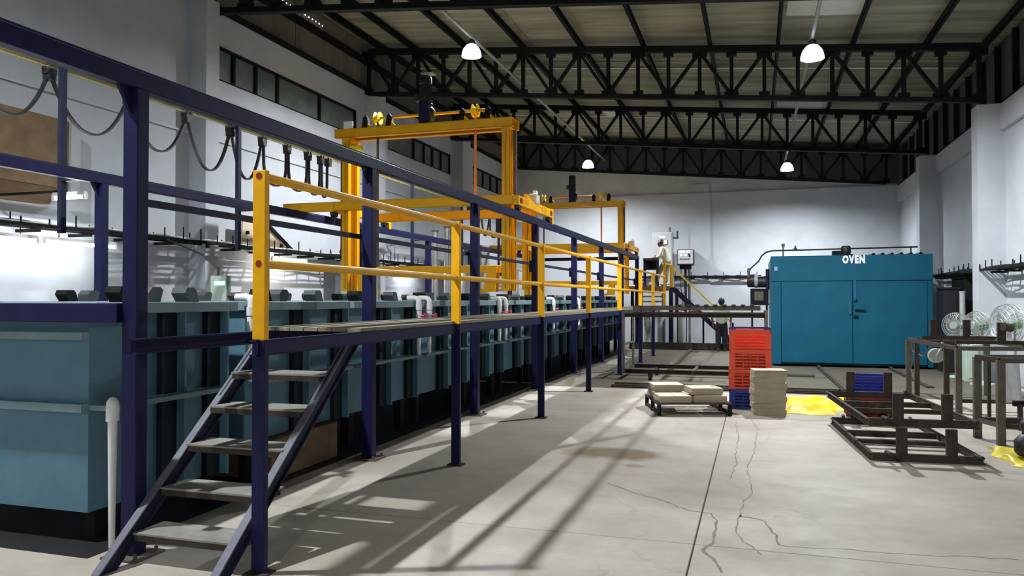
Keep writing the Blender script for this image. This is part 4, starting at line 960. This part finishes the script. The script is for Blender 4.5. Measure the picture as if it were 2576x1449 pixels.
# ------------------------------------------------------------------ fans by the right wall
def fan(label, loc, rz, r, hz):
    t = thing('pedestal_fan', label, 'fan', (loc[0], loc[1], 0), rz, 'pedestal fans by the right wall')
    g = MB()
    for k_, (q, y) in enumerate(((1.0, 0), (.93, -.06), (.75, -.095), (.5, -.11), (.26, -.115))): g.ring((0, y*r/.3, hz), r*q, .006, 'Y', 28, 4)
    for i in range(40):
        a = 2*math.pi*i/40; c, s_ = math.cos(a), math.sin(a)
        g.tube([(r*.24*c, -.115*r/.3, hz+r*.24*s_), (r*.6*c, -.105*r/.3, hz+r*.6*s_), (r*.93*c, -.06*r/.3, hz+r*.93*s_), (r*c, 0, hz+r*s_)], .0032, 3)
    q = g.build('front_guard', 'chrome', t); q['kind'] = 'stuff'
    g = MB()
    for q, y in ((.96, .07), (.8, .11), (.5, .13)): g.ring((0, y*r/.3, hz), r*q, .006, 'Y', 28, 4)
    for i in range(40):
        a = 2*math.pi*(i+.5)/40; c, s_ = math.cos(a), math.sin(a)
        g.tube([(r*c, 0, hz+r*s_), (r*.96*c, .07*r/.3, hz+r*.96*s_), (r*.8*c, .11*r/.3, hz+r*.8*s_), (r*.3*c, .135*r/.3, hz+r*.3*s_)], .0032, 3)
    q = g.build('rear_guard', 'chrome', t); q['kind'] = 'stuff'
    MB().lathe([(0, -.12), (.07, -.118), (.075, -.112), (0, -.108)], (0, 0, hz), 16, 'Y').build('badge', 'chrome', t)
    for i in range(3):
        a = 2*math.pi*i/3+.5; c, s_ = math.cos(a), math.sin(a); b = MB(); vs = []
        for k_ in range(6):
            u = k_/5; rr = .05+u*(r*.85-.05)
            for w_, yo in ((-.5, -.03), (.5, .03)):
                aa = a+w_*(.9-.25*u)
                vs += [(rr*math.cos(aa), yo, hz+rr*math.sin(aa)), (rr*math.cos(aa), yo+.004, hz+rr*math.sin(aa))]
        fs = []
        for k_ in range(5):
            o_ = 4*k_; fs += [(o_, o_+2, o_+6, o_+4), (o_+1, o_+5, o_+7, o_+3), (o_, o_+4, o_+5, o_+1), (o_+2, o_+3, o_+7, o_+6)]
        b.add(vs, fs+[(0, 1, 3, 2), (20, 22, 23, 21)]).build('blade', 'chrome', t)
    MB().lathe([(0, -.04), (.05, -.035), (.05, .05), (.09, .09), (.095, .22), (.06, .26), (0, .265)], (0, 0, hz), 18, 'Y').build('motor', 'green', t, smooth=True)
    MB().cyl((0, .15, .04), (0, .15, hz-.08), .022, n=10).build('pole', 'grey_box', t)
    MB().lathe([(0, 0), (.22, 0), (.21, .025), (.06, .05), (.03, .07), (0, .07)], (0, .15, 0), 22).build('base', 'palegreen', t, smooth=True)
    return t
fan('wire guard pedestal fan beside the dark cabinet, farthest of the three fans', (4.02, 18.3), -32, .27, 1.10)
fan('wire guard pedestal fan in the middle of the three fans', (4.07, 16.9), -55, .28, 1.14)
fan('wire guard pedestal fan with green motor, nearest the right edge', (4.33, 15.95), -68, .37, 1.20)
c1 = cabinet(4.03, 4.36, 19.4, 20.1, 1.88, 'black', 'black cabinet between the oven and the right wall', 'steel_cabinet'); c1['group'] = 'cabinets by the right wall'
c2 = cabinet(4.42, 4.74, 19.2, 20.45, 2.12, 'black_steel', 'tall dark steel locker against the right wall behind the fans', 'steel_locker'); c2['group'] = 'cabinets by the right wall'
t = thing('vent_duct', 'pale vertical duct standing in front of the black cabinet', 'duct', (4.30, 18.95, 0))
W(t).cyl((4.30, 18.95, 0), (4.30, 18.95, 1.80), .055, n=14).build('pipe', 'pale_box', t, smooth=True)
W(t).cyl((4.30, 18.95, 1.80), (4.30, 18.95, 1.83), .065, n=14).build('collar', 'grey_box', t)
c3 = cabinet(4.0, 4.27, 17.38, 17.72, .80, 'palegreen', 'low pale green cabinet behind the long table frame', 'floor_cabinet'); c3['group'] = 'cabinets by the right wall'
ps = thing('plastic_sheet', 'white plastic sheet hanging in front of the narrow table frame', 'sheet', (3.2, 11.9, .2))
m = MB(ps.location); vs = []
for j in range(9):
    for i in range(7): vs.append((3.06+.28*i/6, 11.75+.03*math.sin(i*1.7+j*.6), .28+.60*j/8))
m.add(vs, [(j*7+i, j*7+i+1, (j+1)*7+i+1, (j+1)*7+i) for j in range(8) for i in range(6)])
q = m.build('sheet', 'paper', ps, smooth=True); sm = q.modifiers.new('thick', 'SOLIDIFY'); sm.thickness = .006
W(ps).box(2.95, 3.45, 11.72, 11.76, .87, .90).build('hanging_bar', 'rust', ps)
for x in (2.97, 3.43): W(ps).box(x-.02, x+.02, 11.72, 11.76, 0, .87).build('stand_leg', 'rust', ps)
# angle frames on the floor at the far right
for i, (x0, y0, x1, y1, z) in enumerate(((3.1, 11.2, 4.2, 11.35, .30), (2.95, 11.35, 4.3, 11.0, .03))):
    tag(MB((x0, y0, 0)).chan((x0, y0, z+.035), (x1, y1, z+.035), .06, .07, .008).box(x0+.05, x0+.10, y0-.03, y0+.03, 0, z+.03).box(x1-.1, x1-.05, y1-.03, y1+.03, 0, z+.03).build('steel_channel', 'rust'),
        ('rusty steel channel on blocks behind the narrow table frame', 'rusty steel channel lying on the floor behind the narrow table frame')[i], 'channel')
# ------------------------------------------------------------------ end platform, panels and far stair
ep = thing('control_platform', 'raised brown control platform with steps at the far end of the walkway', 'platform', (-3.3, 27.0, 0))
PZ = 2.10
W(ep).box(-4.15, -2.68, 26.52, 28.95, PZ-.05, PZ).build('deck', 'deck', ep)
W(ep).box(-4.15, -2.68, 26.48, 26.52, PZ-.16, PZ).build('fascia', 'brown', ep)
W(ep).box(-2.74, -2.68, 26.52, 28.95, PZ-.16, PZ-.05).build('side_beam', 'rust', ep)
for x, y in ((-4.05, 26.62), (-2.75, 26.62), (-4.05, 28.8), (-2.75, 28.8)): W(ep).box(x-.05, x+.05, y-.05, y+.05, 0, PZ-.05).build('leg', 'black_steel', ep)
for i in range(3): W(ep).box(-3.70, -2.95, 25.74+.22*i, 26.02+.22*i, 1.55+.17*i, 1.60+.17*i).build('step', 'brown', ep)
W(ep).box(-3.74, -3.70, 25.75, 26.48, 1.435, 2.0).build('step_side', 'brown', ep); W(ep).box(-2.95, -2.91, 25.75, 26.48, 1.435, 2.0).build('step_side', 'brown', ep)
dk = thing('operator_desk', 'dark operator desk on the control platform in front of the worker', 'desk', (-3.4, 26.9, PZ))
W(dk).box(-3.68, -3.18, 26.65, 27.05, 2.98, 3.07).build('desk_top', 'black', dk, bevel=.006)
W(dk).box(-3.66, -3.2, 26.98, 27.04, 2.70, 2.98).build('back_panel', 'black_steel', dk)
for x in (-3.65, -3.21):
    for y in (26.68, 27.02): W(dk).box(x-.022, x+.022, y-.022, y+.022, PZ, 2.98).build('leg', 'navy', dk)
W(dk).box(-3.65, -3.2, 26.67, 26.69, 2.66, 2.70).build('rail', 'navy', dk)
pc = thing('control_cabinet', 'tall pale control cabinet with lit display behind the worker', 'cabinet', (-3.2, 28.2, PZ))
W(pc).box(-3.56, -2.84, 28.2, 28.75, PZ, 4.08).build('cabinet', 'pale_box', pc, bevel=.01)
W(pc).box(-3.53, -2.87, 28.188, 28.2, PZ+.1, 4.05).build('door', 'pale_box', pc)
d_ = W(pc).box(-3.33, -3.02, 28.17, 28.188, 3.62, 3.80).build('display_frame', 'black', pc); W(pc).box(-3.31, -3.04, 28.165, 28.17, 3.64, 3.78).build('display', 'screen', d_)
for i in range(3): W(pc).lathe([(0, -.02), (.028, -.018), (.03, 0)], (-3.27+.075*i, 28.188, 3.90), 12, 'Y').build('indicator', 'screen', pc)
for i in range(3):
    for j in range(3):
        W(pc).lathe([(0, -.025), (.022, -.022), (.024, 0)], (-3.28+.11*i, 28.188, 3.52-.10*j), 10, 'Y').build('push_button', 'screen' if (i, j) in ((1, 0), (1, 2)) else 'black', pc)
text('PLC PANEL', .115, .002, 'text_dark', pc, (0, -.014, 3.21-PZ))
W(pc).cyl((-2.95, 28.35, 4.08), (-2.95, 28.35, 4.26), .03, n=10).build('beacon', 'dust_steel', pc)
W(pc).cyl((-2.70, 28.55, 3.9), (-2.70, 28.55, 4.14), .03, n=10).box(-2.84, -2.66, 28.5, 28.6, 3.86, 3.92).build('side_conduit', 'dust_steel', pc)
xp = thing('switch_box', 'smaller switch box with black surround and white buttons right of the worker', 'switch box', (-2.4, 28.2, 0))
W(xp).box(-2.68, -2.10, 28.22, 28.65, 2.88, 3.44).build('enclosure', 'black', xp, bevel=.01)
f_ = W(xp).box(-2.655, -2.125, 28.205, 28.22, 2.93, 3.42).build('face', 'pale_box', xp)
for x0, x1, z0, z1 in ((-2.60, -2.40, 3.33, 3.39), (-2.34, -2.24, 3.32, 3.39)): W(xp).box(x0, x1, 28.195, 28.205, z0, z1).build('meter', 'screen', f_)
for x, z, mm in ((-2.53, 3.24, 'screen'), (-2.38, 3.24, 'screen'), (-2.26, 3.26, 'black'), (-2.24, 3.20, 'black')):
    W(xp).lathe([(0, -.02), (.035, -.016), (.037, 0)], (x, 28.205, z), 12, 'Y').build('push_button', mm, f_)
text('EXHAUST', .085, .002, 'text_dark', xp, (.01, -.002, 3.09))
W(xp).box(-2.44, -2.36, 28.38, 28.46, 0, 2.88).build('stand', 'black_steel', xp)
W(xp).box(-2.60, -2.20, 28.3, 28.6, 2.74, 2.88).build('gland_box', 'black_steel', xp)
for i in range(3): W(xp).tube([(-2.55+.12*i, 28.4, 2.75), (-2.58+.14*i, 28.4, 2.2), (-2.5+.10*i, 28.5, 1.5), (-2.55, 28.5, .9)], .014, 5).build('lead', 'cable', xp)
s2 = thing('stair', 'navy stair with yellow handrail going down from the control platform', 'stair', (-1.6, 26.4, 0))
for y in (26.25, 26.95):
    W(s2).prism([(-2.66, 2.10), (-2.66, 1.93), (-.62, 0), (-.44, 0)], y-.02, y+.02, 'Y').build('stringer', 'navy', s2)
for i in range(8):
    x = -2.52+i*.245; z = 1.87-i*.235
    W(s2).box(x-.02, x+.24, 26.27, 26.93, z-.025, z).build('tread', 'navy_dull', s2)
W(s2).box(-2.72, -2.62, 26.10, 26.20, 2.05, 2.80).build('handrail_post', 'yellow', s2); W(s2).box(-2.72, -2.62, 26.10, 26.20, 0, 2.05).build('lower_post', 'navy', s2)
W(s2).bar((-2.68, 26.15, 2.76), (-.70, 26.15, .85), .05, .05).build('handrail', 'tarp', s2)
W(s2).box(-.73, -.67, 26.12, 26.18, 0, .88).build('newel', 'navy', s2)
W(s2).bar((-2.9, 25.72, 2.86), (-2.68, 26.14, 2.78), .04, .04).build('link_rail', 'yellow_old', s2)
W(s2).box(-1.72, -1.66, 26.93, 26.99, 0, 1.1).build('prop', 'navy', s2)
for i, (x, y, z1, m_) in enumerate(((-3.6, 27.2, 1.3, 'palegreen'), (-3.15, 27.4, 1.28, 'grey_box'), (-2.75, 27.3, 1.22, 'grey_box'), (-2.45, 27.5, 1.25, 'grey_box'))):
    t = thing('filter_vessel', 'grey upright filter vessel under the control platform, %s from the left' % ORD[i], 'vessel', (x, y, 0), group='filter vessels under the platform')
    W(t).lathe([(0, .08), (.12, .10), (.14, .16), (.14, z1-.12), (.11, z1-.03), (0, z1)], (x, y, 0), 16).build('shell', m_, t, smooth=True)
    for k_ in range(3): a = 2*math.pi*k_/3; W(t).box(x+.1*math.cos(a)-.015, x+.1*math.cos(a)+.015, y+.1*math.sin(a)-.015, y+.1*math.sin(a)+.015, 0, .14).build('leg', 'black_steel', t)
    W(t).cyl((x, y, z1-.02), (x, y, z1+.06), .03, n=10).build('nozzle', 'dust_steel', t)
cb = thing('steel_trough', 'long dark steel trough on the floor in front of the end stair', 'trough', (-2.3, 25.75, 0))
W(cb).box(-4.0, -.55, 25.60, 25.63, 0, .22).build('front_plate', 'rust', cb); W(cb).box(-4.0, -.55, 25.93, 25.96, 0, .22).build('back_plate', 'rust', cb)
W(cb).box(-4.0, -.55, 25.63, 25.93, 0, .03).build('bottom_plate', 'black_steel', cb)
# ------------------------------------------------------------------ people
def skin_mesh(name, J, E, m, parent, lv=2):
    ks = list(J); me = bpy.data.meshes.new(name)
    me.from_pydata([J[k_][0] for k_ in ks], [(ks.index(a), ks.index(b)) for a, b in E], [])
    o = bpy.data.objects.new(name, me); COL.objects.link(o); o.parent = parent
    sk = o.modifiers.new('skin', 'SKIN'); sk.use_smooth_shade = True
    lay = me.skin_vertices[0].data
    for i, k_ in enumerate(ks):
        r = J[k_][1]; lay[i].radius = r if isinstance(r, tuple) else (r, r); lay[i].use_root = (i == 0)
    sb = o.modifiers.new('smooth', 'SUBSURF'); sb.levels = lv; sb.render_levels = lv
    me.materials.append(M[m]); return o
def person(label, loc, rz, P, shirt, trouser, hairlen):
    # P: joint positions, facing local +Y
    t = thing('person', label, 'person', loc, rz)
    J = {}
    def j(n, r): J[n] = (P[n], r)
    for n, r in (('pelvis', (.13, .10)), ('waist', (.125, .095)), ('chest', (.15, .11)), ('neck0', .062), ('neck', .05), ('head', (.075, .088)), ('crown', .06),
                 ('shl', .058), ('ell', .043), ('wrl', .028), ('shr', .058), ('elr', .043), ('wrr', .028),
                 ('hil', .085), ('knl', .058), ('anl', .040), ('hir', .085), ('knr', .058), ('anr', .040)): j(n, r)
    E = [('pelvis', 'waist'), ('waist', 'chest'), ('chest', 'neck0'), ('neck0', 'neck'), ('neck', 'head'), ('head', 'crown'),
         ('chest', 'shl'), ('shl', 'ell'), ('ell', 'wrl'), ('chest', 'shr'), ('shr', 'elr'), ('elr', 'wrr'), ('pelvis', 'hil'), ('hil', 'knl'), ('knl', 'anl'), ('pelvis', 'hir'), ('hir', 'knr'), ('knr', 'anr')]
    fwd = Vector(P.get('face', (0, 1, 0))).normalized(); hd = Vector(P['head']); sd = fwd.cross(Vector((0, 0, 1))).normalized()
    J['nose'] = (tuple(hd+fwd*.105-Vector((0, 0, .02))), .014); E.append(('head', 'nose'))
    J['chin'] = (tuple(hd+fwd*.06-Vector((0, 0, .085))), .03); E.append(('head', 'chin'))
    for s_, n in ((-1, 'earl'), (1, 'earr')): J[n] = (tuple(hd+sd*s_*.092-Vector((0, 0, .01))), .016); E.append(('head', n))
    for s_, w_, e_ in (('l', 'wrl', 'ell'), ('r', 'wrr', 'elr')):
        wv = Vector(P[w_]); d = (wv-Vector(P[e_])).normalized(); sx = d.cross(Vector((0, 1, 0)) if abs(d.y) < .9 else Vector((1, 0, 0))).normalized(); up_ = d.cross(sx)
        J['palm'+s_] = (tuple(wv+d*.07), (.034, .022)); E.append((w_, 'palm'+s_))
        for k_, (off, ln) in enumerate(((-.027, .065), (-.009, .08), (.009, .075), (.027, .058))):
            b0 = wv+d*.10+sx*0+up_*off; b1 = b0+d*ln*.55+sx*.006; b2 = b1+d*ln*.45+sx*.022
            for q, (n, v) in enumerate((('a', b0), ('b', b1), ('c', b2))): J['f%s%d%s' % (s_, k_, n)] = (tuple(v), .0095 if q < 2 else .008)
            E += [('palm'+s_, 'f%s%da' % (s_, k_)), ('f%s%da' % (s_, k_), 'f%s%db' % (s_, k_)), ('f%s%db' % (s_, k_), 'f%s%dc' % (s_, k_))]
        t0 = wv+d*.045+up_*.038; t1 = t0+d*.04+up_*.02
        J['th'+s_] = (tuple(t0), .011); J['tt'+s_] = (tuple(t1), .009); E += [('palm'+s_, 'th'+s_), ('th'+s_, 'tt'+s_)]
    skin_mesh('body', J, E, 'skin', t)
    def lerp(a, b, u): return tuple(Vector(P[a]).lerp(Vector(P[b]), u))
    S = {'chest': (P['chest'], (.20, .145)), 'waist': (P['waist'], (.19, .145)), 'hem': (tuple(Vector(P['pelvis'])-Vector((0, 0, .13))), (.20, .16)), 'collar': (lerp('chest', 'neck0', .8), .085),
         'shl': (P['shl'], .088), 'ell': (lerp('shl', 'ell', .95), .075), 'shr': (P['shr'], .088), 'elr': (lerp('shr', 'elr', .95), .075)}
    SE = [('chest', 'waist'), ('waist', 'hem'), ('chest', 'collar'), ('chest', 'shl'), ('shl', 'ell'), ('chest', 'shr'), ('shr', 'elr')]
    if P.get('long'):
        S['wl'] = (lerp('ell', 'wrl', .9), .048); S['wr'] = (lerp('elr', 'wrr', .9), .048); SE += [('ell', 'wl'), ('elr', 'wr')]
    skin_mesh('shirt', S, SE, shirt, t)
    T = {'pelvis': (P['pelvis'], (.15, .12)), 'belt': (tuple(Vector(P['pelvis'])+Vector((0, 0, .09))), (.14, .11)), 'hil': (P['hil'], .118), 'knl': (P['knl'], .098), 'anl': (lerp('knl', 'anl', .93), .09), 'hir': (P['hir'], .118), 'knr': (P['knr'], .098), 'anr': (lerp('knr', 'anr', .93), .09)}
    skin_mesh('trousers', T, [('pelvis', 'belt'), ('pelvis', 'hil'), ('hil', 'knl'), ('knl', 'anl'), ('pelvis', 'hir'), ('hir', 'knr'), ('knr', 'anr')], trouser, t)
    hv = MB(); hm = []
    for i in range(9):
        th = math.pi*i/8*.62; hm.append((th))
    n = 16; vs = []
    for th in hm:
        for k_ in range(n):
            a = 2*math.pi*k_/n
            back = max(0, -math.sin(a)); th2 = th*(1+.45*back*hairlen)
            loc_ = sd*(.091*math.sin(th2)*math.cos(a))+fwd*(.104*math.sin(th2)*math.sin(a))+Vector((0, 0, .118*math.cos(th2)))
            vs.append(tuple(hd+Vector((0, 0, .012))-fwd*.012+loc_))
    hv.add(vs, [(i*n+k_, i*n+(k_+1) % n, (i+1)*n+(k_+1) % n, (i+1)*n+k_) for i in range(8) for k_ in range(n)])
    h = hv.build('hair', 'hair', t, smooth=True); so = h.modifiers.new('thick', 'SOLIDIFY'); so.thickness = .012; so.offset = 1
    for s_ in ('l', 'r'):
        a = Vector(P['an'+s_]); td = Vector(P.get('toe'+s_, (0, 1, 0))).normalized()
        skin_mesh('shoe', {'heel': (tuple(a-td*.04+Vector((0, 0, -.035))), .042), 'mid': (tuple(a+td*.07+Vector((0, 0, -.042))), (.045, .036)), 'toe': (tuple(a+td*.17+Vector((0, 0, -.048))), (.042, .028))}, [('heel', 'mid'), ('mid', 'toe')], 'shoe', t)
    return t
P2 = dict(pelvis=(0, 0, .93), waist=(0, 0, 1.08), chest=(0, 0, 1.28), neck0=(0, -.005, 1.42), neck=(0, .005, 1.475), head=(0, .025, 1.57), crown=(0, .02, 1.635),
          shl=(-.19, 0, 1.37), ell=(-.29, -.03, 1.11), wrl=(-.28, .06, .89), shr=(.19, 0, 1.37), elr=(.29, -.02, 1.11), wrr=(.275, .08, .90),
          hil=(-.09, 0, .86), knl=(-.105, .02, .49), anl=(-.10, -.02, .08), hir=(.09, 0, .86), knr=(.10, .05, .49), anr=(.09, .06, .08), face=(0, 1, -.05))
person('man in pale grey shirt and black trousers seen from behind near the end stair', (-1.02, 25.2, 0), -4, P2, 'shirt2', 'trouser2', 1)
P1 = dict(pelvis=(0, -.10, .90), waist=(0, -.07, 1.03), chest=(0, 0, 1.21), neck0=(0, .05, 1.35), neck=(0, .085, 1.40), head=(0, .14, 1.475), crown=(0, .13, 1.54),
          shl=(-.17, .02, 1.29), ell=(-.20, .06, 1.03), wrl=(-.10, .27, 1.00), shr=(.17, .02, 1.29), elr=(.21, .04, 1.03), wrr=(.10, .27, .99),
          hil=(-.085, -.09, .84), knl=(-.09, .16, .50), anl=(-.09, .30, .08), hir=(.085, -.10, .84), knr=(.09, -.02, .48), anr=(.09, -.02, .08), face=(0, 1, -.45), long=1)
person('man in pale yellow shirt looking down at the desk on the control platform', (-2.98, 26.85, PZ), 78, P1, 'shirt', 'trouser', 1)
